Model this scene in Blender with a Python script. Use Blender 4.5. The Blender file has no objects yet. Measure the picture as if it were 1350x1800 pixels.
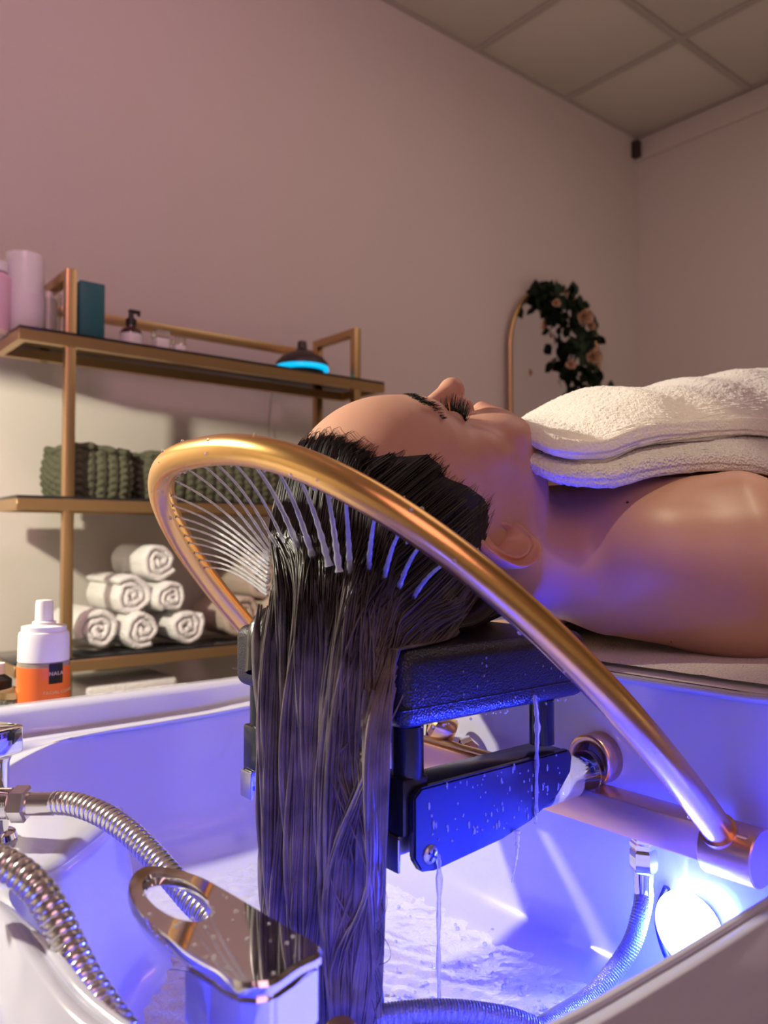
import bpy, bmesh, math, random
import numpy as np
from mathutils import Vector, Matrix, noise as mn
random.seed(7); rng = np.random.default_rng(7)
scene = bpy.context.scene; COL = scene.collection
PI = math.pi
# ------------------------------------------------------------------ camera
# room axes: X runs along the long (left) wall toward the client's feet, Y runs across toward that wall
FPX = 1411.0; PITCH = math.atan(45/1411)
H2 = np.array([.6334, .7738]); RV = np.array([.7738, -.6334, 0])
FV = np.array([*(H2*math.cos(PITCH)), math.sin(PITCH)])
UV = np.array([*(-H2*math.sin(PITCH)), math.cos(PITCH)])
CAMP = np.array([0, 0, 1.0])
cam = bpy.data.cameras.new('camera'); co = bpy.data.objects.new('camera', cam); COL.objects.link(co)
M3 = Matrix((RV, UV, -FV)).transposed()
co.matrix_world = Matrix.Translation(CAMP) @ M3.to_4x4()
cam.sensor_fit = 'VERTICAL'; cam.sensor_height = 36; cam.sensor_width = 27
cam.lens = 36*FPX/1800; cam.clip_start = .02
cam.dof.use_dof = True; cam.dof.focus_distance = .62; cam.dof.aperture_fstop = 8.0
scene.camera = co
scene.view_settings.view_transform = 'Standard'; scene.view_settings.look = 'None'
scene.view_settings.exposure = 0.0; scene.view_settings.gamma = 1
scene.view_settings.use_curve_mapping = False
w = bpy.data.worlds.new('world'); scene.world = w; w.use_nodes = True
w.node_tree.nodes['Background'].inputs[0].default_value = (.5, .42, .42, 1)
w.node_tree.nodes['Background'].inputs[1].default_value = .1

def lamp(kind, name, loc, target, col, power, **k):
    l = bpy.data.lights.new(name, kind); o = bpy.data.objects.new(name, l); COL.objects.link(o)
    l.color = col; l.energy = power
    for a, b in k.items(): setattr(l, a, b)
    o.location = loc
    o.rotation_euler = (Vector(target)-Vector(loc)).to_track_quat('-Z', 'Y').to_euler()
    return o
# warm shaded lamp (crown side, above), pink wash, dim ceiling glow, blue basin lamp
lamp('SPOT', 'shaded_lamp', (-.34, 1.27, 1.62), (-.34, 1.271, 0), (1, .91, .72), 110, spot_size=math.radians(166), spot_blend=.02, shadow_soft_size=.035)
lamp('SPOT', 'pink_wash', (.1, .5, 2.9), (.9, 2.36, 2.0), (1, .48, .66), 58, spot_size=math.radians(130), spot_blend=1, shadow_soft_size=.3)
lamp('AREA', 'ceiling_glow', (2.2, .6, 2.95), (2.2, .6, 0), (1, .76, .68), 8, size=1.6)
lamp('AREA', 'room_bounce', (-.3, -1.3, 2.0), (.6, .5, .95), (1, .53, .60), 9, size=1.2)
lamp('SPOT', 'ceiling_bounce', (1.6, -1.2, .6), (3.2, 1.6, 3.08), (1, .72, .60), 44, spot_size=math.radians(100), spot_blend=1, shadow_soft_size=.4)
lamp('SPOT', 'collarbone_fill', (.55, -.35, 3.0), (.635, .385, 1.05), (1, .84, .56), 60, spot_size=math.radians(8.5), spot_blend=.7, shadow_soft_size=.03)  # added warm spot for the lit patch on the collarbone
lamp('POINT', 'basin_light', (.520, .325, .715), (0, 0, 0), (.004, .012, 1), 8, shadow_soft_size=.02)
lamp('POINT', 'blue_fill_near', (.19, .26, .70), (0, 0, 0), (.004, .012, 1), 1.7, shadow_soft_size=.02)  # added blue fill for the far basin wall, out of view
lamp('POINT', 'blue_fill_left', (.0, .22, .66), (0, 0, 0), (.02, .04, 1), 2.4, shadow_soft_size=.02)  # added unseen blue fill for the left side of the basin
vt = CAMP+(FV+RV*(160-675)/FPX+UV*(900-205)/FPX)*((2.36)/(FV+RV*(160-675)/FPX+UV*(900-205)/FPX)[1])
lamp('SPOT', 'violet_projector', (.9, .3, 2.0), tuple(vt), (.35, .2, 1), 3, spot_size=math.radians(3.2), spot_blend=.8, shadow_soft_size=.001)

# ------------------------------------------------------------------ helpers
def at(px, py, **k):
    d = FV + RV*(px-675)/FPX + UV*(900-py)/FPX
    a, val = list(k.items())[0]
    if a == 's': return CAMP + d*val
    i = 'xyz'.index(a)
    return CAMP + d*((val-CAMP[i])/d[i])
def V(p): return Vector([float(c) for c in p])
def mesh_np(name, verts, faces, mat, parent=None, smooth=True):
    me = bpy.data.meshes.new(name)
    verts = np.asarray(verts, dtype=np.float32)
    if isinstance(faces, np.ndarray):
        n, k = faces.shape
        me.vertices.add(len(verts)); me.vertices.foreach_set('co', verts.ravel())
        me.loops.add(n*k); me.loops.foreach_set('vertex_index', faces.astype(np.int32).ravel())
        me.polygons.add(n); me.polygons.foreach_set('loop_start', np.arange(0, n*k, k, dtype=np.int32))
        me.polygons.foreach_set('loop_total', np.full(n, k, dtype=np.int32))
        me.update(calc_edges=True)
    else:
        me.from_pydata([tuple(map(float, v)) for v in verts], [], faces)
    me.validate()
    if smooth: me.polygons.foreach_set('use_smooth', np.ones(len(me.polygons), dtype=bool))
    return link(name, me, mat, parent)
def link(name, me, mat, parent=None):
    o = bpy.data.objects.new(name, me); COL.objects.link(o)
    if mat: me.materials.append(mat)
    if parent is not None: o.parent = parent
    return o
def obj(name, bm, mat, parent=None, smooth=False, angle=None):
    me = bpy.data.meshes.new(name); bmesh.ops.recalc_face_normals(bm, faces=bm.faces)
    bm.to_mesh(me); bm.free()
    if smooth or angle:
        for p in me.polygons: p.use_smooth = True
        if angle: me.set_sharp_from_angle(angle=math.radians(angle))
    return link(name, me, mat, parent)
def empty(name, loc=(0, 0, 0)):
    # parts are modelled in place; the Empty sits at the thing's base and they are parented with the inverse
    o = bpy.data.objects.new(name, None); COL.objects.link(o); o.empty_display_size = .02
    o['_b'] = 1; o.location = loc; return o
def tag(o, label=None, cat=None, group=None, kind=None):
    if label: o['label'] = label
    if cat: o['category'] = cat
    if group: o['group'] = group
    if kind: o['kind'] = kind
    return o
def thing(name, label, cat, loc=(0, 0, 0), group=None):
    return tag(empty(name, loc), label, cat, group)
def copy_tree(o, parent=None):
    c = o.copy(); COL.objects.link(c)
    if parent is not None: c.parent = parent
    for ch in list(o.children): copy_tree(ch, c)
    return c
def box(bm, a, b, bev=0, seg=2, mat4=None):
    vs = [bm.verts.new((x, y, z)) for x in (a[0], b[0]) for y in (a[1], b[1]) for z in (a[2], b[2])]
    idx = [(0, 1, 3, 2), (4, 6, 7, 5), (0, 4, 5, 1), (2, 3, 7, 6), (0, 2, 6, 4), (1, 5, 7, 3)]
    fs = [bm.faces.new([vs[i] for i in f]) for f in idx]
    bmesh.ops.recalc_face_normals(bm, faces=fs)
    if bev:
        es = list({e for f in fs for e in f.edges})
        r = bmesh.ops.bevel(bm, geom=es, offset=bev, segments=seg, affect='EDGES', profile=.5)
        vs = list({v for f in r['faces'] for v in f.verts} | {v for v in vs if v.is_valid})
    if mat4 is not None: bmesh.ops.transform(bm, matrix=mat4, verts=[v for v in vs if v.is_valid])
    return vs
def bbox(name, a, b, mat, parent=None, bev=0, seg=2):
    bm = bmesh.new(); a, b = [min(p, q) for p, q in zip(a, b)], [max(p, q) for p, q in zip(a, b)]
    box(bm, a, b, bev, seg); return obj(name, bm, mat, parent, angle=40 if bev else None)
def cr(P, n):
    """centripetal-ish Catmull-Rom through points, n samples"""
    P = np.asarray(P, float); Q = np.vstack([2*P[0]-P[1], P, 2*P[-1]-P[-2]])
    m = len(P)-1; t = np.linspace(0, m, n); i = np.minimum(t.astype(int), m-1); f = (t-i)[:, None]
    a, b, c, d = Q[i], Q[i+1], Q[i+2], Q[i+3]
    return .5*((2*b)+(c-a)*f+(2*a-5*b+4*c-d)*f*f+(3*b-a-3*c+d)*f**3)
def resample(P, n):
    s = np.r_[0, np.cumsum(np.linalg.norm(np.diff(P, axis=0), axis=1))]
    t = np.linspace(0, s[-1], n); return np.stack([np.interp(t, s, P[:, k]) for k in range(P.shape[1])], -1), s[-1]
def tube_data(P, R, k=12, caps=True, flat=None, flatdir=None):
    P = np.asarray(P, float); n = len(P); R = np.broadcast_to(np.asarray(R, float), (n,))
    T = np.gradient(P, axis=0); T /= np.linalg.norm(T, axis=1)[:, None]+1e-12
    ref = np.array([0, 0, 1.]) if abs(T[0][2]) < .9 else np.array([1., 0, 0])
    if flatdir is not None: ref = np.asarray(flatdir, float)
    N = np.zeros_like(P); x = np.cross(T[0], ref); x /= np.linalg.norm(x)
    for i in range(n):
        x = x-T[i]*(x@T[i]); x /= np.linalg.norm(x)+1e-12; N[i] = x
    B = np.cross(T, N); a = np.linspace(0, 2*PI, k, endpoint=False)
    fl = 1 if flat is None else flat
    vs = P[:, None]+R[:, None, None]*(np.cos(a)[None, :, None]*N[:, None]+fl*np.sin(a)[None, :, None]*B[:, None])
    vs = vs.reshape(-1, 3)
    i, j = np.meshgrid(np.arange(n-1), np.arange(k), indexing='ij'); j2 = (j+1) % k
    f = np.stack([i*k+j, i*k+j2, (i+1)*k+j2, (i+1)*k+j], -1).reshape(-1, 4)
    F = [tuple(q) for q in f] if caps else f
    if caps: F += [tuple(range(k))[::-1], tuple((n-1)*k+q for q in range(k))]
    return vs, F
def tube(name, P, R, mat, parent=None, k=12, caps=True, **kw):
    v, f = tube_data(P, R, k, caps, **kw)
    o = mesh_np(name, v, f, mat, parent)
    if caps: o.data.set_sharp_from_angle(angle=math.radians(50))
    return o
def tubes(name, items, mat, parent=None, k=4):
    """many tubes in one mesh, computed together for every group of equal length"""
    groups = {}
    for P, R in items: groups.setdefault(len(P), []).append((np.asarray(P, float), np.broadcast_to(np.asarray(R, float), (len(P),))))
    vs, fs, off = [], [], 0
    for n, g_ in groups.items():
        P = np.stack([q[0] for q in g_]); R = np.stack([q[1] for q in g_]); m_ = len(g_)
        T = np.gradient(P, axis=1); T /= np.linalg.norm(T, axis=2, keepdims=True)+1e-12
        ref = np.where(np.abs(T[:, :1, 2:3]) < .9, np.array([0, 0, 1.]), np.array([1., 0, 0])); x = np.cross(T[:, 0], ref[:, 0]); N = np.zeros_like(P)
        for i in range(n):
            x = x-T[:, i]*(x*T[:, i]).sum(1, keepdims=True); x /= np.linalg.norm(x, axis=1, keepdims=True)+1e-12; N[:, i] = x
        B = np.cross(T, N); a = np.linspace(0, 2*PI, k, endpoint=False)
        v = P[:, :, None]+R[:, :, None, None]*(np.cos(a)[None, None, :, None]*N[:, :, None]+np.sin(a)[None, None, :, None]*B[:, :, None])
        i, j = np.meshgrid(np.arange(n-1), np.arange(k), indexing='ij'); j2 = (j+1) % k
        f = np.stack([i*k+j, i*k+j2, (i+1)*k+j2, (i+1)*k+j], -1).reshape(-1, 4)
        f = (f[None]+(np.arange(m_)*n*k)[:, None, None]).reshape(-1, 4)
        vs.append(v.reshape(-1, 3)); fs.append(f+off); off += m_*n*k
    return mesh_np(name, np.vstack(vs), np.vstack(fs), mat, parent)
def lathe(name, prof, mat, parent=None, loc=(0, 0, 0), k=32, rot=None, sharp=35):
    vs, fs = [], []; n = len(prof)
    for r, z in prof:
        for j in range(k): vs.append((r*math.cos(2*PI*j/k), r*math.sin(2*PI*j/k), z))
    for i in range(n-1):
        for j in range(k): fs.append((i*k+j, i*k+(j+1) % k, (i+1)*k+(j+1) % k, (i+1)*k+j))
    if prof[0][0] > 1e-5: fs.append(tuple(range(k))[::-1])
    if prof[-1][0] > 1e-5: fs.append(tuple((n-1)*k+j for j in range(k)))
    vs = [Vector(v) for v in vs]
    if rot is not None: vs = [rot @ v for v in vs]
    vs = [v+V(loc) for v in vs]
    bm = bmesh.new(); bv = [bm.verts.new(v) for v in vs]
    for f in fs: bm.faces.new([bv[i] for i in f])
    bmesh.ops.remove_doubles(bm, verts=bm.verts, dist=1e-6)
    return obj(name, bm, mat, parent, angle=sharp)
def prism(name, pts, d, mat, parent=None, bev=0, seg=2):
    """closed planar outline (3D pts) pushed along vector d"""
    bm = bmesh.new(); a = [bm.verts.new(V(p)) for p in pts]; b = [bm.verts.new(V(np.asarray(p)+np.asarray(d))) for p in pts]
    n = len(a); bm.faces.new(a); bm.faces.new(b[::-1])
    for i in range(n): bm.faces.new([a[i], b[i], b[(i+1) % n], a[(i+1) % n]])
    bmesh.ops.recalc_face_normals(bm, faces=bm.faces)
    if bev: bmesh.ops.bevel(bm, geom=[e for e in bm.edges if e.calc_face_angle(0) > .5], offset=bev, segments=seg, affect='EDGES')
    return obj(name, bm, mat, parent, angle=35)
def rotz_to(d):
    return Vector((0, 0, 1)).rotation_difference(V(d)).to_matrix()

# ------------------------------------------------------------------ materials
def mat(name, col, rough=.5, metal=0, bump=None, var=None, **k):
    m = bpy.data.materials.new(name); m.use_nodes = True; nt = m.node_tree; b = nt.nodes['Principled BSDF']
    b.inputs['Base Color'].default_value = (*col, 1); b.inputs['Roughness'].default_value = rough
    b.inputs['Metallic'].default_value = metal
    for a, v in k.items(): b.inputs[a.replace('_', ' ')].default_value = v
    tc = nt.nodes.new('ShaderNodeTexCoord')
    if var:   # (scale, amount, second colour)
        n = nt.nodes.new('ShaderNodeTexNoise'); n.inputs['Scale'].default_value = var[0]; n.inputs['Detail'].default_value = 5
        r = nt.nodes.new('ShaderNodeValToRGB'); r.color_ramp.elements[0].color = (*col, 1); r.color_ramp.elements[1].color = (*var[2], 1)
        r.color_ramp.elements[0].position = .5-var[1]; r.color_ramp.elements[1].position = .5+var[1]
        nt.links.new(tc.outputs['Object'], n.inputs['Vector']); nt.links.new(n.outputs[0], r.inputs[0]); nt.links.new(r.outputs[0], b.inputs['Base Color'])
    if bump:  # (kind, scale, strength, distance)
        if bump[0] == 'v':
            n = nt.nodes.new('ShaderNodeTexVoronoi'); out = n.outputs['Distance']
        else:
            n = nt.nodes.new('ShaderNodeTexNoise'); n.inputs['Detail'].default_value = 4; out = n.outputs[0]
        n.inputs['Scale'].default_value = bump[1]; bp = nt.nodes.new('ShaderNodeBump')
        bp.inputs['Strength'].default_value = bump[2]; bp.inputs['Distance'].default_value = bump[3]
        nt.links.new(tc.outputs['Object'], n.inputs['Vector']); nt.links.new(out, bp.inputs['Height']); nt.links.new(bp.outputs[0], b.inputs['Normal'])
    return m
M = {}
M['wall'] = mat('wall_paint', (.60, .56, .50), .85, bump=('n', 60, .08, .01), var=(1.5, .35, (.63, .58, .53)))
M['ceil'] = mat('ceiling_tile', (.62, .58, .52), .9, bump=('n', 120, .3, .003))
M['grid'] = mat('ceiling_grid', (.45, .41, .37), .6)
M['floor'] = mat('floor_vinyl', (.25, .22, .2), .5, bump=('n', 20, .1, .01))
M['brass'] = mat('brushed_brass', (.58, .39, .19), .34, 1, bump=('n', 250, .05, .001))
M['gold'] = mat('satin_gold', (.86, .50, .16), .27, 1, bump=('n', 400, .04, .0008), var=(30, .4, (.90, .54, .2)))
M['rose'] = mat('satin_rose_brass', (.83, .52, .36), .3, 1)
M['bglass'] = mat('black_glass', (.015, .016, .018), .08)
M['chrome'] = mat('chrome', (.82, .80, .82), .055, 1)
M['steel'] = mat('steel_hose', (.75, .71, .70), .24, 1)
M['braid'] = mat('braided_hose', (.30, .32, .38), .35, .6, bump=('v', 900, .6, .0006))
M['basin'] = mat('white_ceramic', (.54, .55, .67), .16, bump=('n', 8, .02, .01), Coat_Weight=.4)
M['vinyl'] = mat('white_vinyl', (.72, .69, .70), .42, bump=('n', 300, .06, .001))
M['rubber'] = mat('black_rubber', (.014, .015, .020), .30, bump=('v', 700, .45, .0010))
M['bplast'] = mat('black_plastic', (.012, .013, .018), .22, bump=('n', 90, .05, .001))
M['tab'] = mat('grey_metal_tab', (.55, .53, .56), .35, 1)
M['acryl'] = mat('clear_acrylic', (.9, .9, 1), .05, Transmission_Weight=1, IOR=1.45)
M['water'] = mat('water', (.92, .95, 1), .12, Transmission_Weight=.75, IOR=1.33, bump=('n', 500, .6, .001))
M['pool'] = mat('pool_water', (.86, .90, 1), .06, Transmission_Weight=.55, IOR=1.33, bump=('n', 90, .7, .004))
M['foam'] = mat('foam', (.85, .87, .9), .25, bump=('v', 300, .8, .002))
M['terry'] = mat('white_terry', (.78, .74, .70), .95, bump=('v', 420, .8, .0022), Sheen_Weight=.4)
M['plush'] = mat('cream_plush', (.84, .79, .71), .95, bump=('n', 420, .9, .0018), Sheen_Weight=.5)
M['wtowel'] = mat('white_towel', (.80, .80, .77), .95, bump=('v', 160, .6, .004))
M['btowel'] = mat('beige_towel', (.52, .42, .34), .95, bump=('v', 160, .6, .004))
M['olive'] = mat('olive_yarn', (.062, .066, .036), .95, bump=('n', 120, .8, .006), var=(40, .3, (.10, .102, .06)))
M['hair'] = mat('wet_black_hair', (.010, .008, .008), .24, var=(60, .3, (.022, .016, .014)))
M['hairh'] = mat('wet_hanging_hair_lit', (.07, .055, .055), .36, var=(45, .22, (.27, .225, .215)))  # same black hair, lightened in the base colour as if lit
M['haird'] = mat('hair_core', (.008, .007, .009), .5)
M['lash'] = mat('lash_black', (.004, .004, .005), .6, Specular_IOR_Level=.15)
M['white'] = mat('white_plastic', (.80, .79, .78), .3)
M['wpaper'] = mat('white_paper', (.75, .7, .72), .6)
M['pinkp'] = mat('pink_plastic', (.78, .5, .62), .35)
M['teal'] = mat('teal_card', (.012, .115, .13), .5)
M['amber'] = mat('amber_glass', (.05, .018, .01), .15)
M['blk'] = mat('matte_black', (.015, .012, .012), .4)
M['choc'] = mat('dark_wood_plastic', (.035, .022, .02), .45)
M['orange'] = mat('orange_label', (.85, .16, .025), .45)
M['label'] = mat('dark_label', (.03, .022, .02), .5)
M['print'] = mat('label_print', (.75, .55, .42), .5)
M['liquid'] = mat('clear_bottle', (.85, .8, .65), .08, Transmission_Weight=.7, IOR=1.4)
M['glassjar'] = mat('glass_jar', (.9, .9, .8), .03, Transmission_Weight=.95, IOR=1.45)
M['leaf'] = mat('leaf_green', (.018, .05, .020), .6, var=(30, .3, (.035, .07, .03)))
M['petal'] = mat('rose_petal', (.85, .62, .42), .7)
M['mirror'] = mat('mirror_glass', (.80, .80, .82), .02, 1)
M['cord'] = mat('grey_cord', (.35, .32, .32), .6)
def emit(name, col, s):
    m = mat(name, col, .4); b = m.node_tree.nodes['Principled BSDF']
    b.inputs['Emission Color'].default_value = (*col, 1); b.inputs['Emission Strength'].default_value = s; return m
M['cyan'] = emit('cyan_light_ring', (.0, .42, .75), 1.3)
M['led'] = emit('basin_led', (.50, .66, 1), 22)
# skin: vertex attribute carries the skin's own colour (lips, blush)
m = mat('skin', (.6, .36, .26), .40); nt = m.node_tree; b = nt.nodes['Principled BSDF']
vc = nt.nodes.new('ShaderNodeVertexColor'); vc.layer_name = 'tone'; nt.links.new(vc.outputs[0], b.inputs['Base Color'])
b.inputs['Subsurface Weight'].default_value = .25; b.inputs['Subsurface Radius'].default_value = (1, .35, .2); b.inputs['Subsurface Scale'].default_value = .008
n1 = nt.nodes.new('ShaderNodeTexNoise'); n1.inputs['Scale'].default_value = 900; n1.inputs['Detail'].default_value = 2
bp = nt.nodes.new('ShaderNodeBump'); bp.inputs['Strength'].default_value = .10; bp.inputs['Distance'].default_value = .0006
tc = nt.nodes.new('ShaderNodeTexCoord'); nt.links.new(tc.outputs['Object'], n1.inputs['Vector']); nt.links.new(n1.outputs[0], bp.inputs['Height']); nt.links.new(bp.outputs[0], b.inputs['Normal'])
M['skin'] = m

# ------------------------------------------------------------------ room
RX0, RX1, RY0, RY1, RZ = -1.8, 3.64, -2.2, 2.36, 3.08
def st(o, kind='structure'): o['kind'] = kind; return o
st(bbox('floor', (RX0, RY0, -.1), (RX1, RY1, 0), M['floor']))
st(bbox('wall_left', (RX0, RY1, 0), (RX1+.1, RY1+.1, RZ+.1), M['wall']))
st(bbox('wall_right', (RX1, RY0, 0), (RX1+.1, RY1, RZ+.1), M['wall']))
st(bbox('wall_back', (RX0-.1, RY0, 0), (RX0, RY1+.1, RZ+.1), M['wall']))
st(bbox('wall_front', (RX0-.1, RY0-.1, 0), (RX1+.1, RY0, RZ+.1), M['wall']))
st(bbox('trim_1', (RX1-.018, RY0, RZ-.125), (RX1, RY1, RZ-.012), M['wall'], bev=.006))
ceil = st(bbox('ceiling', (RX0, RY0, RZ+.02), (RX1, RY1, RZ+.1), M['ceil']))
bm = bmesh.new(); gx = []; x = RX1
while x > RX0: gx.append(x); x -= .6
gy = []; y = RY1
while y > RY0: gy.append(y); y -= .6
for x in gx: box(bm, (max(x-.014, RX0), RY0, RZ-.004), (min(x+.014, RX1), RY1, RZ+.012))
for y in gy: box(bm, (RX0, max(y-.014, RY0), RZ-.003), (RX1, min(y+.014, RY1), RZ+.012))
obj('ceiling_grid', bm, M['grid'], ceil)
tile = None
for x in gx:
    for y in gy:
        if x-.6 < RX0 or y-.6 < RY0: continue
        if tile is None:
            tile = bbox('ceiling_tile', (-.285, -.285, -.004), (.285, .285, .012), M['ceil'], ceil, bev=.004); o = tile
        else:
            o = tile.copy(); COL.objects.link(o)
        o.location = (x-.3, y-.3, RZ+.008)
tag(bbox('corner_sensor', (RX1-.055, RY1-.04, RZ-.115), (RX1-.02, RY1, RZ-.03), M['choc'], bev=.006), 'small dark sensor high up in the wall corner under the ceiling', 'sensor')

# ------------------------------------------------------------------ brass shelf unit
SY0, SY1 = 2.0, 2.235
pl = at(124, 700, y=SY0)[0]; pr = at(629, 640, y=SY0)[0]
e0 = at(33, 575, y=SY0)[0]; e1 = at(676, 679, y=SY0)[0]
zt = at(124, 588, y=SY0)[2]; zm = at(118, 876, y=SY0)[2]; zb = at(128, 1160, y=SY0)[2]
zs = [zt, zm, zb, zb-(zm-zb)]; ztop = at(127, 472, y=SY0)[2]
sh = thing('shelf_unit', 'brass framed shelf unit with black glass shelves against the left wall', 'shelf', (pl, 2.16, 0))
def part_of(root, o):
    o.parent = root; o.matrix_parent_inverse = Matrix.Translation(-root.location); return o
T_ = .0125; zbr = at(300, 583, y=SY1)[2]
for x in (pl, pr):
    for y in (SY0, SY1-.025):
        part_of(sh, bbox('post', (x-T_, y, zt-.03 if (x == pl and y > SY0) else 0), (x+T_, y+.025, ztop), M['brass'], bev=.0015))
    part_of(sh, bbox('handrail', (x-T_, SY0+.025, ztop-.025), (x+T_, SY1-.025, ztop), M['brass'], bev=.0015))
part_of(sh, bbox('back_rail', (pl+T_, SY1-.022, zbr-.013), (pr-T_, SY1-.004, zbr+.013), M['brass'], bev=.0015))
for z in zs:
    bm = bmesh.new()
    for (a, b_) in (((e0, SY0-.002, z-.03), (e1, SY0+.02, z-.002)), ((e0, SY1-.03, z-.03), (e1, SY1-.01, z-.002)),
                    ((e0, SY0+.02, z-.03), (e0+.02, SY1-.03, z-.002)), ((e1-.02, SY0+.02, z-.03), (e1, SY1-.03, z-.002))): box(bm, a, b_, .001, 1)
    part_of(sh, obj('shelf_frame', bm, M['brass'], angle=40))
    part_of(sh, bbox('shelf_panel', (e0+.001, SY0-.001, z-.0015), (e1-.001, SY1-.011, z+.005), M['bglass'], bev=.001))
ZT, ZM, ZB, ZL = [z+.0055 for z in zs]
def on(px, py, z): return at(px, py, z=z)
def shelf_xy(px, y): return at(px, 600, y=y)[0]
# --- things on the top shelf
def put(name, label, cat, px, y, z, parts, group=None):
    x = shelf_xy(px, y); r = thing(name, label, cat, (x, y, z), group)
    for nm, prof, m_ in parts: lathe(nm, prof, m_, r, k=28)
    return r
put('rolled_towel', 'tall white rolled paper towel cylinder standing at the left end of the top shelf', 'towel roll', 42, 2.12, ZT,
    [('roll', [(.0, 0), (.044, 0), (.0455, .01), (.046, .19), (.044, .205), (.02, .207), (.018, .2), (0, .2)], M['white']),
     ('outer_sheet', [(.0462, .004), (.0475, .006), (.0472, .10), (.0462, .102)], M['wpaper'])])
put('pink_bottle', 'pink and white bottle at the frame edge left of the tall white roll', 'bottle', -4, 2.10, ZT,
    [('bottle', [(0, 0), (.026, 0), (.028, .004), (.028, .13), (.02, .14), (.012, .145), (0, .145)], M['pinkp']), ('cap', [(.0, .145), (.02, .1455), (.02, .17), (0, .172)], M['white'])])
put('drinking_glass', 'clear cylindrical glass beside the tall white roll behind the brass post', 'glass', 84, 2.13, ZT,
    [('glass', [(0, 0), (.03, 0), (.034, .12), (.032, .12), (.028, .004), (0, .004)], M['glassjar']), ('brushes', [(0, .006), (.02, .006), (.022, .10), (.01, .128), (0, .128)], M['wpaper'])])
xb = shelf_xy(155, 2.10); tb = thing('carton', 'tall teal cardboard carton standing behind the left brass post', 'box', (xb, 2.10, ZT))
bbox('carton_body', (-.032, -.03, 0), (.032, .03, .155), M['teal'], tb, bev=.001)
bbox('carton_flap', (-.031, -.029, .1552), (.031, .029, .157), M['teal'], tb)
pb = put('pump_bottle', 'small amber pump bottle with white label and black pump on the top shelf', 'bottle', 230, 2.10, ZT,
    [('bottle', [(0, 0), (.028, 0), (.030, .003), (.030, .046), (.026, .056), (.014, .064), (.013, .07), (0, .07)], M['amber']),
     ('paper_label', [(.0302, .004), (.0308, .004), (.0308, .044), (.0302, .044)], M['white']),
     ('pump_collar', [(0, .068), (.0145, .0685), (.0145, .086), (.008, .088), (.006, .105), (0, .105)], M['blk'])])
bm = bmesh.new(); box(bm, (-.007, -.008, .104), (.024, .008, .113), .003, 2); box(bm, (.018, -.004, .098), (.025, .004, .106), .001, 1); obj('pump_head', bm, M['blk'], pb, angle=40)
for px, w_, h_, lab in ((282, .018, .044, 'white square jar with clear lid on the top shelf right of the pump bottle'), (314, .015, .034, 'smaller white square jar next to the clear lidded jar')):
    x = shelf_xy(px, 2.09); r = thing('cream_jar', lab, 'jar', (x, 2.09, ZT))
    bbox('jar', (-w_, -w_, 0), (w_, w_, h_), M['white'], r, bev=.003); bbox('lid', (-w_-.002, -w_-.002, h_+.0003), (w_+.002, w_+.002, h_+.020), M['glassjar'], r, bev=.002)
x = shelf_xy(352, 2.09); r = thing('face_roller', 'tiny white and rose roller lying on the top shelf beside the jars', 'roller', (x, 2.09, ZT))
tube('handle', [(-.025, 0, .008), (.03, .01, .008)], .005, M['pinkp'], r); tube('roller', [(-.04, -.012, .0105), (-.034, .016, .0105)], .010, M['white'], r)
x = shelf_xy(378, 2.09); r = thing('soap_dish', 'flat white dish on the top shelf between roller and diffuser', 'dish', (x, 2.09, ZT))
lathe('dish', [(0, 0), (.022, 0), (.03, .010), (.028, .011), (.02, .003), (0, .003)], M['white'], r)
x = shelf_xy(531, 2.12); df = thing('aroma_diffuser', 'dark dome aroma diffuser with a glowing cyan light ring', 'diffuser', (x, 2.12, ZT))
lathe('base', [(0, 0), (.05, 0), (.062, .008), (.07, .022), (.0, .022)], M['blk'], df, k=40)
lathe('light_ring', [(.05, .0225), (.083, .0225), (.086, .026), (.083, .036), (.05, .037)], M['cyan'], df, k=48)
lathe('dome', [(.05, .0372), (.084, .0373), (.082, .048), (.066, .066), (.040, .080), (.022, .086), (.016, .094), (.014, .115), (.011, .118), (0, .116)], M['choc'], df, k=48)
cp = [(x+.02, 2.19, ZT+.01), (x+.02, 2.33, ZT-.012), (x+.01, 2.335, ZT-.2), (x+.03, 2.335, ZT-.33), (x+.015, 2.335, ZT-.6)]
tag(tube('power_cord', cr(cp, 30), .0022, M['cord'], k=6), 'thin grey cord hanging down the wall behind the shelf unit', 'cord')
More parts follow.
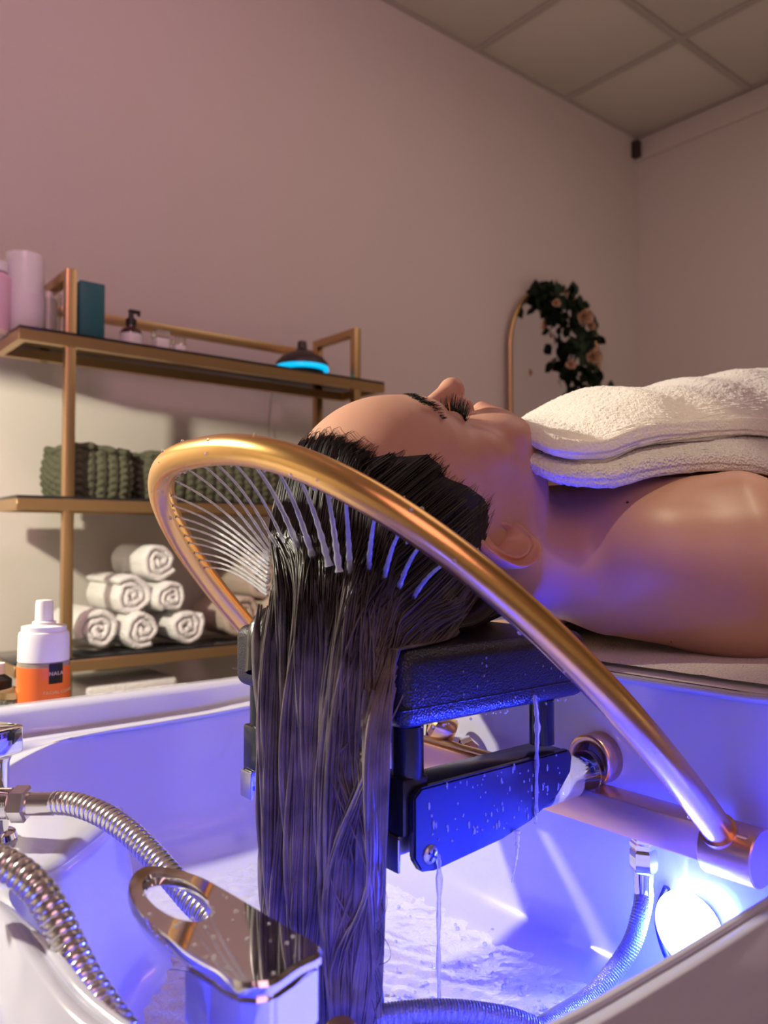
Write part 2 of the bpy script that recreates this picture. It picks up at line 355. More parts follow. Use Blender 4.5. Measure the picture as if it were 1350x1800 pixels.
# --- woven baskets on the middle shelf
def basket(px0, px1, y, h, lab):
    x0, x1 = shelf_xy(px0, y-.08), shelf_xy(px1, y-.08); L = (x1-x0)/2; W = .095
    r = thing('woven_basket', lab, 'basket', ((x0+x1)/2, y, ZM), 'chunky olive baskets on the middle shelf')
    nseg, nz = 300, 56; per = 2*(L+W)*2; vs = []
    a = np.linspace(0, 2*PI, nseg, endpoint=False)
    ca, sa = np.cos(a), np.sin(a); e = .38
    bx = L*np.sign(ca)*np.abs(ca)**e; by = W*np.sign(sa)*np.abs(sa)**e
    pts = np.stack([bx, by], 1); q = np.vstack([pts, pts[:1]]); s = np.r_[0, np.cumsum(np.linalg.norm(np.diff(q, axis=0), axis=1))]
    tt = np.linspace(0, s[-1], nseg, endpoint=False); bx = np.interp(tt, s, q[:, 0]); by = np.interp(tt, s, q[:, 1])
    nx, ny = np.gradient(by), -np.gradient(bx); nl = np.hypot(nx, ny)+1e-9; nx /= nl; ny /= nl
    ncol = max(6, int(s[-1]/.030)); V_ = []
    for k in range(nz):
        t = k/(nz-1); z = h*t
        c = (tt/s[-1]*ncol); col = np.floor(c); fc = c-col
        ph = (z/.019)+.5*(col % 2)+.35*np.abs(fc-.5)*2
        d = .011*np.sin(PI*fc)**.6*(.45+.55*np.abs(np.sin(PI*ph)))
        bul = .010*math.sin(PI*min(1, t*1.05))
        sag = .006*np.sin(tt/s[-1]*2*PI*3+1)*t
        V_.append(np.stack([bx+nx*(d+bul-.014), by+ny*(d+bul-.014), np.full(nseg, z)+sag], 1))
    top = V_[-1].copy(); inn = top.copy(); inn[:, :2] *= .86; inn[:, 2] += .002; V_.append(inn)
    for zz in (.5, .12): b_ = inn.copy(); b_[:, 2] = h*zz; V_.append(b_)
    n = len(V_); vv = np.vstack(V_); i, j = np.meshgrid(np.arange(n-1), np.arange(nseg), indexing='ij'); j2 = (j+1) % nseg
    F = [tuple(t_) for t_ in np.stack([i*nseg+j, i*nseg+j2, (i+1)*nseg+j2, (i+1)*nseg+j], -1).reshape(-1, 4)]
    F += [tuple(range(nseg))[::-1], tuple((n-1)*nseg+q_ for q_ in range(nseg))]
    mesh_np('braided_wall', vv, F, M['olive'], r)
    ring = vv[(nz-1)*nseg:nz*nseg:3]; P = np.vstack([ring, ring[:1]]); P[:, :2] *= .97
    tube('rim_braid', P, .009*(1+.25*np.sin(np.arange(len(P))*.9)), M['olive'], r, k=8, caps=False)
basket(106, 240, 2.13, .125, 'left chunky knitted olive green basket on the middle shelf')
basket(248, 500, 2.15, .128, 'wider olive green knitted basket partly behind the gold hoop')
# --- rolled towels on the bottom shelf
def roll_proto(mat_, r0, ln, seed, name='rolled_towel'):
    rg = random.Random(seed); root = empty(name); turns = 2.5; th = r0/(turns+.5)
    N = 150; L = 14; vs = []
    def rad(a): return .22*th+th*a/(2*PI)
    sp = []
    for i in range(N):
        a = turns*2*PI*i/(N-1); R_ = rad(a)+.0018*math.sin(3*a+seed)+.001*math.sin(7*a+seed*2)
        sp.append((R_*math.cos(a+seed), R_*math.sin(a+seed)*.95))
    sp = np.array(sp); T = np.gradient(sp, axis=0); T /= np.linalg.norm(T, axis=1)[:, None]; Nn = np.stack([-T[:, 1], T[:, 0]], 1)
    hw = th*.47
    prof = [(-.9, 0), (-1, .004)] if False else None
    rings = []
    ys = [0, .003, .010] + list(np.linspace(.03, ln-.03, L)) + [ln-.010, ln-.003, ln]
    off = [.25, .75, 1] + [1]*L + [1, .75, .25]
    K = len(ys); Vv = []
    for yy, o_ in zip(ys, off):
        wob = .0012*np.sin(np.arange(N)*.35+yy*60+seed)
        A = sp+Nn*(hw*o_+wob)[:, None]; B = sp-Nn*(hw*o_)
        dy = .0035*np.sin(np.arange(N)*.12+seed) if yy < .02 else 0
        Vv.append(np.stack([A[:, 0], np.full(N, yy)+dy, A[:, 1]], 1)); Vv.append(np.stack([B[:, 0], np.full(N, yy)+dy, B[:, 1]], 1))
    vv = np.vstack(Vv); F = []
    for k in range(K-1):
        for i in range(N-1):
            a = 2*k*N+i; F.append((a, a+1, a+1+2*N, a+2*N)); b_ = (2*k+1)*N+i; F.append((b_+1, b_, b_+2*N, b_+1+2*N))
    for i in range(N-1):
        F.append((i+1, i, i+N, i+1+N)); e_ = 2*(K-1)*N; F.append((e_+i, e_+i+1, e_+i+1+N, e_+i+N))
    for i in (0, N-1):
        for k in range(K-1): F.append((2*k*N+i, 2*(k+1)*N+i, (2*(k+1)+1)*N+i, (2*k+1)*N+i))
    bm = bmesh.new(); bv = [bm.verts.new(v) for v in vv]
    for f in F:
        try: bm.faces.new([bv[q] for q in f])
        except ValueError: pass
    o = obj('towel', bm, mat_, root, smooth=True)
    return root
def px_r(rp, y, px): return rp*np.linalg.norm((at(px, 1100, y=y)-CAMP)[:2]@H2)/FPX
rolls = [(176, 1108, 42, 2.04, 'white rolled towel at the bottom left of the towel pyramid'), (253, 1111, 38, 2.02, 'white rolled towel in the middle of the bottom row'),
         (331, 1110, 37, 2.02, 'white rolled towel at the right end of the bottom row'), (233, 1048, 41, 2.05, 'larger white rolled towel in the second row, on the left'),
         (304, 1050, 33, 2.03, 'smaller white rolled towel in the second row, on the right'), (282, 986, 38, 2.06, 'white rolled towel on top of the pyramid')]
for i, (px, py, rp, y, lab) in enumerate(rolls):
    p = at(px, py, y=y); r_ = px_r(rp, y, px)*.935
    t = roll_proto(M['wtowel'], r_, .235, i*1.7+.4); t.location = (p[0], y, max(p[2], ZB+r_*1.0)); tag(t, lab, 'towel', 'white rolled towels on the bottom shelf')
for i, (px, py, rp, y, lab) in enumerate([(432, 1088, 42, 2.06, 'beige rolled towel lying on the bottom shelf behind the hoop'), (500, 1085, 44, 2.06, 'second beige rolled towel on the shelf, behind the hanging hair'), (468, 1018, 46, 2.08, 'upper beige rolled towel resting on the two below it')]):
    p = at(px, py, y=y); r_ = px_r(rp, y, px)*.935
    t = roll_proto(M['btowel'], r_, .215, i*2.1+1.2); t.location = (p[0], y, max(p[2], ZB+r_)); tag(t, lab, 'towel', 'beige rolled towels on the bottom shelf')
x0, x1 = shelf_xy(140, 2.1), shelf_xy(300, 2.1)
zf = at(220, 1190, y=2.1)[2]
ft = thing('folded_towel', 'stack-high white folded bath sheet on the lowest shelf behind the basin rim', 'towel', ((x0+x1)/2, 2.14, ZL))
hz = zf-ZL; nl = 6
for k in range(nl): bbox('fold', (-(x1-x0)/2, -.11, hz*k/nl+.0008), ((x1-x0)/2, .11, hz*(k+1)/nl-.0008), M['wtowel'], ft, bev=.014, seg=4)

# ------------------------------------------------------------------ arched mirror with rose garland
MY = 2.325; xa = at(897, 700, y=MY)[0]; xb_ = at(1052, 700, y=MY)[0]; mzt = at(965, 508, y=MY)[2]
mr = thing('arched_mirror', 'tall arched floor mirror with thin gold frame leaning by the wall', 'mirror', ((xa+xb_)/2, MY, 0))
mw = (xb_-xa)/2; arc = [(-mw, 0)]
arc += [(-mw*math.cos(a), mzt-mw*1.0+mw*math.sin(a)) for a in np.linspace(0, PI, 40)] + [(mw, 0)]
P3 = [(x, 0, z+.012) for x, z in arc]
prism('glass', [(x*.985, -.004, .012+z*.995) for x, z in arc], (0, .008, 0), M['mirror'], mr)
cl = np.array(P3+[(-mw+.02, 0, .012)]); tube('frame', cl, .012, M['brass'], mr, k=10)
g = thing('rose_garland', 'leafy green garland with pale roses draped over the gold mirror arch', 'garland', ((xa+xb_)/2, MY-.05, mzt-.3))
gp = [(945, 528), (962, 515), (985, 520), (1000, 540), (1015, 565), (1030, 595), (1020, 625), (1035, 650), (1040, 680), (1030, 705), (1035, 740)]
gl = cr([at(px, py, y=MY-.045) for px, py in gp], 60)-np.array(g.location)
tube('stem', gl, .004, M['leaf'], g, k=6)
bm = bmesh.new()
lo = [(0, 0), (.3, .28), (.62, .30), (1, 0), (.62, -.30), (.3, -.28)]
mid = [(.33, 0, .0), (.66, 0, .0)]
lv = [bm.verts.new((a, b_, .06 if 0 < a < 1 else 0)) for a, b_ in lo]; mv = [bm.verts.new(q) for q in mid]
for f in ((lv[0], lv[1], mv[0]), (lv[1], lv[2], mv[1], mv[0]), (lv[2], lv[3], mv[1]), (lv[3], lv[4], mv[1]), (lv[4], lv[5], mv[0], mv[1]), (lv[5], lv[0], mv[0])): bm.faces.new(f)
bmesh.ops.solidify(bm, geom=bm.faces[:], thickness=.03)
leaf = obj('leaf', bm, M['leaf'], g, smooth=True)
for i in range(190):
    o = leaf if i == 0 else leaf.copy()
    if i: COL.objects.link(o)
    t = random.random()**.85; k = int(t*59); dens = .5+.5*t
    s = random.uniform(.045, .085); a = random.uniform(0, 2*PI); wdt = .028+.045*t
    p = Vector(gl[k])+Vector((random.gauss(0, wdt*.7), random.uniform(-.05, .02), random.gauss(0, wdt*.55)))
    o.location = p; o.scale = (s, s, s); o.rotation_euler = (random.uniform(-1, 1)+PI/2, a, random.uniform(-.8, .8))
def rose(p, s):
    vs_all = []; bm = bmesh.new()
    for k in range(14):
        a0 = k*2.4; rr = .15+.85*k/13; ht = .75-.35*k/13
        for (i_) in range(1):
            pts = []
            for j in range(5):
                for q in range(5):
                    ang = a0+(j-2)*.38*(1.3-.3*rr); f_ = q/4
                    R_ = rr*(.35+.65*f_**.7)*s; z_ = (ht*f_-.12*f_**3*rr-.25)*s - abs(j-2)*.05*s*f_
                    pts.append(bm.verts.new((R_*math.cos(ang), R_*math.sin(ang), z_)))
            for j in range(4):
                for q in range(4): bm.faces.new((pts[j*5+q], pts[j*5+q+1], pts[(j+1)*5+q+1], pts[(j+1)*5+q]))
    bmesh.ops.solidify(bm, geom=bm.faces[:], thickness=.0012)
    o = obj('rose', bm, M['petal'], g, smooth=True); o.location = Vector(p)-g.location
    o.rotation_euler = (PI/2+.1, .2, -.5)
for px, py, s in ((1029, 556, .042), (1044, 626, .042), (1004, 640, .026), (978, 532, .022), (1040, 572, .024)): rose(at(px, py, y=MY-.12), s)

# ------------------------------------------------------------------ washbasin
ctrl = np.array([(.5605, .29, .889), (.5605, .42, .889), (.5605, .60, .889), (.557, .76, .870), (.535, .830, .812), (.46, .846, .800), (.38, .846, .798), (.27, .846, .798), (.16, .846, .798),
                 (.055, .815, .798), (.03, .72, .798), (.060, .590, .800), (.118, .490, .803), (.122, .40, .803), (.124, .34, .803), (.140, .275, .803), (.180, .232, .802), (.25, .214, .802), (.34, .210, .802), (.45, .209, .803), (.520, .207, .806), (.556, .213, .86), (.5605, .235, .889)])
dctrl = ctrl.copy(); dctrl[7:13] = [(.27, .842, .795), (.190, .800, .777), (.200, .728, .772), (.270, .690, .772), (.195, .590, .775), (.136, .520, .790)]
def closed(P, n):
    m_ = len(P); Q = np.vstack([P[-1:], P, P[:2]]); t = np.linspace(0, m_, n, endpoint=False); i = t.astype(int); f = (t-i)[:, None]
    a, b, c, d = Q[i], Q[i+1], Q[i+2], Q[i+3]
    return .5*((2*b)+(c-a)*f+(2*a-5*b+4*c-d)*f*f+(3*b-a-3*c+d)*f**3)
NB = 360; E0 = closed(ctrl, NB); D0 = closed(dctrl, NB)
tg = np.roll(E0, -1, 0)-np.roll(E0, 1, 0); nrm = np.stack([tg[:, 1], -tg[:, 0]], 1); nrm /= np.linalg.norm(nrm, axis=1)[:, None]   # outward (loop is CCW)
for _ in range(6): nrm = (np.roll(nrm, 1, 0)+nrm+np.roll(nrm, -1, 0))/3; nrm /= np.linalg.norm(nrm, axis=1)[:, None]
right = np.clip((E0[:, 0]-.53)/.03, 0, 1); FZ = .648; cen = np.array([.36, .50])
def off(d, z): return np.column_stack([E0[:, :2]+nrm*np.reshape(d, (-1, 1)), z])
ez = E0[:, 2]; rings = []
flr = lambda s_, z: np.column_stack([cen+(D0[:, :2]-cen)*s_, np.full(NB, z)])
rings += [flr(.06, FZ-.006), flr(.3, FZ-.003), flr(.55, FZ), flr(.70, FZ+.004)]
rings += [np.column_stack([cen+(D0[:, :2]-cen)*(.80+.165*right)[:, None], np.full(NB, FZ+.014)])]
base = cen+(D0[:, :2]-cen)*(.80+.165*right)[:, None]
wl = (1-right[:, None])
for t, zt_ in ((.35, .12), (.62, .35), (.80, .62), (.92, .86)):
    slant = base+(D0[:, :2]-base)*t; steep = base+(D0[:, :2]-base)*min(1, t*1.5)
    rings.append(np.column_stack([slant*wl+steep*(1-wl), FZ+.014+(D0[:, 2]-FZ-.014)*zt_]))
dk = np.clip(np.linalg.norm(E0[:, :2]-D0[:, :2], axis=1)/.03, 0, 1)[:, None]
def lerpde(t, z): return np.column_stack([D0[:, :2]+(E0[:, :2]-nrm*.004-D0[:, :2])*t, z])
dz_ = D0[:, 2]
rings += [lerpde(.0, dz_-.006), lerpde(.06, dz_-.001), lerpde(.14, dz_-.0003), lerpde(.5, dz_), lerpde(.9, dz_), lerpde(.985, dz_+(ez-dz_)*.15)]
rings += [off(-.0025, ez-.005), off(.002, ez-.001), off(.006, ez), off(.010, ez)]
# outside of the crest: a shelf that steps up to the outer rim (far side, near side, right), falls away on the left by the camera
OX0, OX1, OY0, OY1 = -.24, .572, .09, .905  # left side widened, left and near sides lowered to keep lamp light off
left = np.clip((.20-E0[:, 0])/.06, 0, 1)*np.clip((.60-E0[:, 1])/.08, 0, 1)
left = np.maximum(left, np.clip((.25-E0[:, 1])/.02, 0, 1)*(1-right))
outer = []
for i in range(NB):
    p = E0[i, :2]; n_ = nrm[i]; ts = []
    if n_[0] > 1e-6: ts.append((OX1-p[0])/n_[0])
    if n_[0] < -1e-6: ts.append((OX0-p[0])/n_[0])
    if n_[1] > 1e-6: ts.append((OY1-p[1])/n_[1])
    if n_[1] < -1e-6: ts.append((OY0-p[1])/n_[1])
    outer.append(p+n_*min(ts))
outer = np.array(outer); E1 = E0[:, :2]+nrm*.010
def mix(t): return E1+(outer-E1)*t
dist = np.linalg.norm(outer-E1, axis=1)
zc_ = ez-.0*left
rimz = np.where(left > 0, (1-left)*.826+left*.46, .826); rimz = np.maximum(rimz, np.where(E0[:, 1] < .30, .803, 0)*(1-left)); nearr = np.clip((E0[:, 0]-.14)/.06, 0, 1); rimz = np.where(E0[:, 1] < .26, .803*(1-left)+left*(.46+.24*nearr), rimz); rimz = np.maximum(rimz, ez*(right > .5))
far = np.clip((E0[:, 1]-.7)/.1, 0, 1)
tw = np.clip((dist-.034)/dist, 0, 1)
rings += [np.column_stack([E1+(outer-E1)*(tw*(.30-.22*left))[:, None], ez+(rimz-ez)*.45*left]),
          np.column_stack([E1+(outer-E1)*(tw*(.72-.52*left))[:, None], ez+(rimz-ez)*.90*left]),
          np.column_stack([E1+(outer-E1)*(tw*.93)[:, None], ez+(rimz-ez)*(.08+.9*left)]),
          np.column_stack([E1+(outer-E1)*(tw*.97)[:, None], ez+(rimz-ez)*(.80+.2*left)]),
          np.column_stack([E1+(outer-E1)*((1+tw)/2*.99)[:, None], rimz]),
          np.column_stack([outer-(outer-E1)/dist[:, None]*.004, rimz]),
          np.column_stack([outer, rimz-.006]), np.column_stack([outer, np.full(NB, .44)])]
vv = np.vstack(rings); n = len(rings); i, j = np.meshgrid(np.arange(n-1), np.arange(NB), indexing='ij'); j2 = (j+1) % NB
F = [tuple(t_) for t_ in np.stack([i*NB+j, i*NB+j2, (i+1)*NB+j2, (i+1)*NB+j], -1).reshape(-1, 4)]+[tuple(range(NB))[::-1]]
bs = thing('washbasin', 'large white ceramic hair wash basin lit blue from inside', 'basin', (.3, .5, 0))
part_of(bs, mesh_np('bowl', vv, F, M['basin']))
part_of(bs, bbox('pedestal', (.08, .14, 0), (.54, .86, .44), M['vinyl'], bev=.02))
dp = at(716, 1755, z=FZ)
dr = lathe('drain', [(0, .001), (.014, .0015), (.015, .004), (.026, .0045), (.028, .002), (.028, 0)], M['chrome'], None, (dp[0], dp[1], FZ-.001)); part_of(bs, dr)
lp = at(1214, 1632, x=.548)
lg = lathe('underwater_lamp', [(0, 0), (.021, 0), (.022, .004), (.022, .007), (0, .008)], M['chrome'], None, (.554, lp[1], lp[2]), rot=rotz_to((-1, 0, 0)))
part_of(bs, lg)
part_of(bs, lathe('lamp_lens', [(0, .0072), (.026, .0072), (.027, .009), (.022, .014), (.010, .0175), (0, .018)], M['led'], None, (.554, lp[1], lp[2]), rot=rotz_to((-1, 0, 0))))
# water pooled on the floor of the bowl
wr = np.linspace(.01, .765, 60); WP = cen[None, None]+(D0[None, :, :2]-cen)*(wr[:, None]+.12*right[None]*(wr[:, None] > .5))[..., None]; WX, WY = WP[..., 0], WP[..., 1]
WZ = FZ+.0068+.0011*np.sin(WX*160+3*np.sin(WY*60))*np.cos(WY*120)+.0007*np.sin(WX*310+WY*190)
wi, wj = np.meshgrid(np.arange(59), np.arange(NB), indexing='ij'); wj2 = (wj+1) % NB
wf = np.stack([wi*NB+wj, wi*NB+wj2, (wi+1)*NB+wj2, (wi+1)*NB+wj], -1).reshape(-1, 4)
tag(mesh_np('pooled_water', np.stack([WX.ravel(), WY.ravel(), WZ.ravel()], 1), wf, M['pool']), 'shallow rippling water on the bottom of the basin', 'water', kind='stuff')
items = []
bm = bmesh.new()
for c, nb, sp_ in ((at(700, 1762, z=FZ+.007), 30, .018), (at(285, 1770, z=FZ+.05), 0, .01), (at(760, 1700, z=FZ+.007), 25, .03), (at(960, 1780, z=FZ+.007), 45, .02), (at(840, 1640, z=FZ+.007), 14, .03)):
    for _ in range(nb):
        r_ = random.uniform(.0006, .0022)
        bmesh.ops.create_icosphere(bm, subdivisions=2, radius=r_, matrix=Matrix.Translation((c[0]+random.gauss(0, sp_), c[1]+random.gauss(0, sp_), c[2]+r_*.3)))
tag(obj('bubbles', bm, M['water'], smooth=True), 'scatter of small foam bubbles floating on the basin water', 'bubbles', kind='stuff')

# ------------------------------------------------------------------ treatment bed
bed = thing('treatment_bed', 'white padded treatment bed whose head end meets the basin', 'bed', (1.5, .48, 0))
part_of(bed, bbox('mattress', (.573, .06, .80), (2.35, .91, .893), M['vinyl'], bev=.028, seg=6))
part_of(bed, bbox('bed_base', (.66, .14, .08), (2.28, .84, .797), M['vinyl'], bev=.01))
part_of(bed, bbox('plinth', (.70, .18, 0), (2.24, .80, .079), M['blk']))

# ------------------------------------------------------------------ gold water hoop
HQ = (.535, .7917, .2825, .7326, .3887, .7578, 2.5263); TR = .0105
def hoop_pt(t):
    u0, z0, vn, vf, L, a, e = HQ; c, s = np.cos(t), np.sin(t)
    v = (vn+vf)/2-(vf-vn)/2*np.sign(c)*np.abs(c)**(2/e); r = L*np.abs(s)**(2/e)
    return np.stack([u0-r*math.cos(a), v, z0+r*math.sin(a)], -1)
hp, hl = resample(hoop_pt(np.linspace(0, PI, 3000)), 260)
hoop = thing('sprinkler_hoop', 'gold curved sprinkler hoop arching over the head on a brass wall bar', 'water hoop', (.535, .5, .79))
pipe = part_of(hoop, tube('hoop_pipe', hp, TR, M['gold'], k=28))
part_of(hoop, bbox('mount_bar', (.524, .262, .776), (.550, .745, .803), M['rose'], bev=.002))
for vy, d in ((.282, -1), (.733, 1)):
    o = lathe('end_cap', [(0, -.020), (.0185, -.020), (.0195, -.019), (.0195, .0165), (.0185, .0175), (0, .0175)], M['rose'], None, (.537, vy+d*.004, .7865), k=48, rot=rotz_to((0, 1, 0))); part_of(hoop, o)
    part_of(hoop, lathe('pipe_collar', [(.0108, 0), (.0125, 0), (.0125, .004), (.0108, .004)], M['rose'], None, tuple(hp[3 if d < 0 else -4]), rot=rotz_to(hp[6]-hp[0] if d < 0 else hp[-7]-hp[-1])))
# nozzle holes on the inner side
Pn = hp; hc = Pn.mean(0)
def hoop_frame(k):
    T = Pn[min(k+1, 259)]-Pn[max(k-1, 0)]; T /= np.linalg.norm(T)
    nrmP = np.array([math.sin(HQ[5]), 0, math.cos(HQ[5])]); inn = np.cross(nrmP, T)
    if inn@(np.array([.42, .49, .90])-Pn[k]) < 0: inn = -inn
    return T, inn, nrmP
# ------------------------------------------------------------------ body (signed distance sculpt -> surface nets)
CY = .485
def smin(a, b, k):
    h = np.clip(.5+.5*(b-a)/k, 0, 1); return b+(a-b)*h-k*h*(1-h)
def smax(a, b, k): return -smin(-a, -b, k)
def ell(P, c, r):
    q = (P-np.array(c))/np.array(r); k0 = np.linalg.norm(q, axis=-1)+1e-9; k1 = np.linalg.norm(q/np.array(r), axis=-1)+1e-9
    return k0*(k0-1)/k1
def cap(P, a, b, ra, rb):
    a, b = np.array(a, float), np.array(b, float); pa = P-a; ba = b-a; h = np.clip((pa@ba)/(ba@ba), 0, 1)
    return np.linalg.norm(pa-h[..., None]*ba, axis=-1)-(ra+(rb-ra)*h)
TU = [.352, .362, .377, .395, .411, .425, .437, .450, .465, .485, .500, .512, .522, .532, .541, .550, .559, .566, .572, .577]
TF = [1.045, 1.075, 1.091, 1.101, 1.107, 1.104, 1.098, 1.099, 1.100, 1.105, 1.112, 1.1135, 1.1115, 1.1050, 1.1015, 1.1025, 1.099, 1.087, 1.068, 1.05]
TB = [1.0, .96, .94, .93, .923, .922, .922, .925, .93, .94, .950, .957, .966, .975, .985, .996, 1.006, 1.014, 1.022, 1.035]
TW = [.020, .042, .060, .068, .0735, .0735, .0730, .0722, .071, .068, .0645, .061, .0575, .0525, .046, .0385, .031, .024, .016, .006]
def sdf(P, head=True):
    X, Y, Z = P[..., 0], P[..., 1]-CY, P[..., 2]; aY = np.abs(Y)
    S = np.stack([X, aY, Z], -1)
    d = ell(S, (.404, 0, 1.019), (.089, .0765, .0925))                       # skull
    u = np.clip(X, TU[0], TU[-1]); Fz = np.interp(u, TU, TF); Bz = np.interp(u, TU, TB); W = np.interp(u, TU, TW)
    zc = 1.030; H = np.where(Z > zc, Fz-zc, zc-Bz); H = np.maximum(H, .004); n_ = np.where(Z > zc, 2.25, 2.1)
    k = ((aY/W)**n_+(np.abs(Z-zc)/H)**n_)**(1/n_)
    face = (k-1)*np.minimum(W, H)*.9
    face = np.maximum(face, np.maximum(.353-X, X-.5765))
    d = smin(d, face, .012)
    d = smin(d, ell(S, (.452, .054, 1.057), (.024, .018, .024)), .012)         # cheekbone
    d = smin(d, ell(S, (.490, .033, 1.080), (.032, .026, .018)), .016)         # cheek
    d = smin(d, ell(S, (.412, .022, 1.0965), (.010, .026, .009)), .010)         # brow ridge
    d = smax(d, -ell(S, (.4385, .030, 1.107), (.0125, .016, .0135)), .010)     # socket
    d = smin(d, ell(S, (.4380, .031, 1.0868), (.0125, .0155, .0125)), .003)    # closed lid
    d = smin(d, cap(S, (.436, 0, 1.1030), (.468, 0, 1.1235), .0055, .0080), .007)  # nose bridge
    d = smin(d, ell(S, (.472, 0, 1.1235), (.0105, .0100, .0115)), .006)        # tip
    d = smin(d, ell(S, (.4745, .0105, 1.1085), (.0095, .0068, .0085)), .006)    # wings
    d = smax(d, -cap(S, (.488, .0055, 1.1190), (.479, .006, 1.116), .0022, .0028), .002)  # nostril
    d = smin(d, cap(S, (.507, 0, 1.1125), (.5125, .023, 1.0985), .0058, .0030), .007)   # upper lip
    d = smin(d, cap(S, (.522, 0, 1.1085), (.5165, .022, 1.0965), .0072, .0030), .004)   # lower lip
    d = smax(d, -cap(S, (.5150, 0, 1.1195), (.5150, .022, 1.104), .0014, .0012), .0018)
    d = smin(d, ell(S, (.550, 0, 1.087), (.015, .018, .016)), .010)            # chin
    neck = cap(S, (.475, 0, .985), (.64, 0, .985), .056, .060)
    neck = smin(neck, cap(S, (.50, .028, .985), (.60, .045, .970), .032, .034), .02)
    b = smin(cap(S, (.625, .05, .968), (.70, .118, .972), .056, .080), ell(S, (.700, .125, .975), (.080, .082, .078)), .02)   # shoulder
    b = smin(b, ell(S, (.650, .070, .985), (.085, .085, .066)), .02)
    b = smin(b, cap(S, (.600, .03, 1.020), (.68, .14, 1.034), .012, .013), .03)   # collarbone
    b = smin(b, ell(S, (.92, 0, .990), (.30, .160, .105)), .04)
    b = smin(b, ell(S, (.88, .075, 1.05), (.09, .070, .050)), .04)
    b = smin(b, cap(S, (.72, .165, .955), (1.02, .20, .94), .050, .040), .02)
    b = smin(b, cap(S, (1.02, .20, .94), (1.25, .17, .93), .038, .028), .02)
    body = smin(neck, b, .018)
    d = smin(d, body, .012)
    return np.maximum(d, (.8955-Z))
vox = .0019; lo = np.array([.308, CY-.262, .885]); hi = np.array([1.27, CY+.262, 1.150])
dims = np.ceil((hi-lo)/vox).astype(int)+1; B_ = 7
nb = dims//B_+1
bi = np.stack(np.meshgrid(*[np.arange(q) for q in nb], indexing='ij'), -1).reshape(-1, 3)
cenb = lo+(bi*B_+B_/2)*vox; dv = sdf(cenb); act = np.abs(dv) < vox*B_*1.5
G = np.where(dv.reshape(*nb) < 0, -1., 1.).astype(np.float32).repeat(B_, 0).repeat(B_, 1).repeat(B_, 2)
loc = np.stack(np.meshgrid(*[np.arange(B_)]*3, indexing='ij'), -1).reshape(-1, 3)
ab = bi[act]
for s0 in range(0, len(ab), 2500):
    g_ = (ab[s0:s0+2500, None]*B_+loc[None]).reshape(-1, 3); G[g_[:, 0], g_[:, 1], g_[:, 2]] = sdf(lo+g_*vox)
def surface_nets(G, lo, vox):
    S = G < 0; A = S[:-1, :-1, :-1]; c8 = np.zeros(A.shape, np.int8)
    for dx in (0, 1):
        for dy in (0, 1):
            for dz in (0, 1): c8 += S[dx:dx+A.shape[0], dy:dy+A.shape[1], dz:dz+A.shape[2]]
    cells = np.argwhere((c8 > 0) & (c8 < 8)); idx = -np.ones(A.shape, np.int32); idx[tuple(cells.T)] = np.arange(len(cells))
    acc = np.zeros((len(cells), 3)); cnt = np.zeros(len(cells))
    cs = [(x, y, z) for x in (0, 1) for y in (0, 1) for z in (0, 1)]
    for p in cs:
        for ax in range(3):
            if p[ax]: continue
            q = list(p); q[ax] = 1
            a = G[cells[:, 0]+p[0], cells[:, 1]+p[1], cells[:, 2]+p[2]]; b = G[cells[:, 0]+q[0], cells[:, 1]+q[1], cells[:, 2]+q[2]]
            m_ = (a < 0) != (b < 0); t = np.where(m_, a/(a-b+1e-12), 0)
            pos = np.array(p)+t[:, None]*np.eye(3)[ax]; acc += pos*m_[:, None]; cnt += m_
    vs = lo+(cells+acc/cnt[:, None])*vox; F = []
    for ax in range(3):
        sl0 = [slice(None)]*3; sl1 = [slice(None)]*3; sl0[ax] = slice(0, -1); sl1[ax] = slice(1, None)
        ch = S[tuple(sl0)] != S[tuple(sl1)]; e = np.argwhere(ch); o1, o2 = [k for k in range(3) if k != ax]
        e = e[(e[:, o1] > 0) & (e[:, o2] > 0) & (e[:, o1] < G.shape[o1]-1) & (e[:, o2] < G.shape[o2]-1)]
        q = []
        for a, b in ((-1, -1), (0, -1), (0, 0), (-1, 0)):
            c = e.copy(); c[:, o1] += a; c[:, o2] += b; q.append(idx[tuple(c.T)])
        q = np.stack(q, 1); ok = (q >= 0).all(1); q = q[ok]; e = e[ok]
        fl = S[tuple(e.T)]
        if ax == 1: fl = ~fl
        q[~fl] = q[~fl][:, ::-1]; F.append(q)
    return vs, np.vstack(F)
bv_, bf_ = surface_nets(G, lo, vox)
# project on the exact surface
for _ in range(2):
    e_ = 4e-4; d0 = sdf(bv_); gr = np.stack([sdf(bv_+np.eye(3)[k]*e_)-d0 for k in range(3)], -1)/e_
    bv_ = bv_-np.clip(d0, -.001, .001)[:, None]*gr/(np.sum(gr**2, -1)[:, None]+.1)
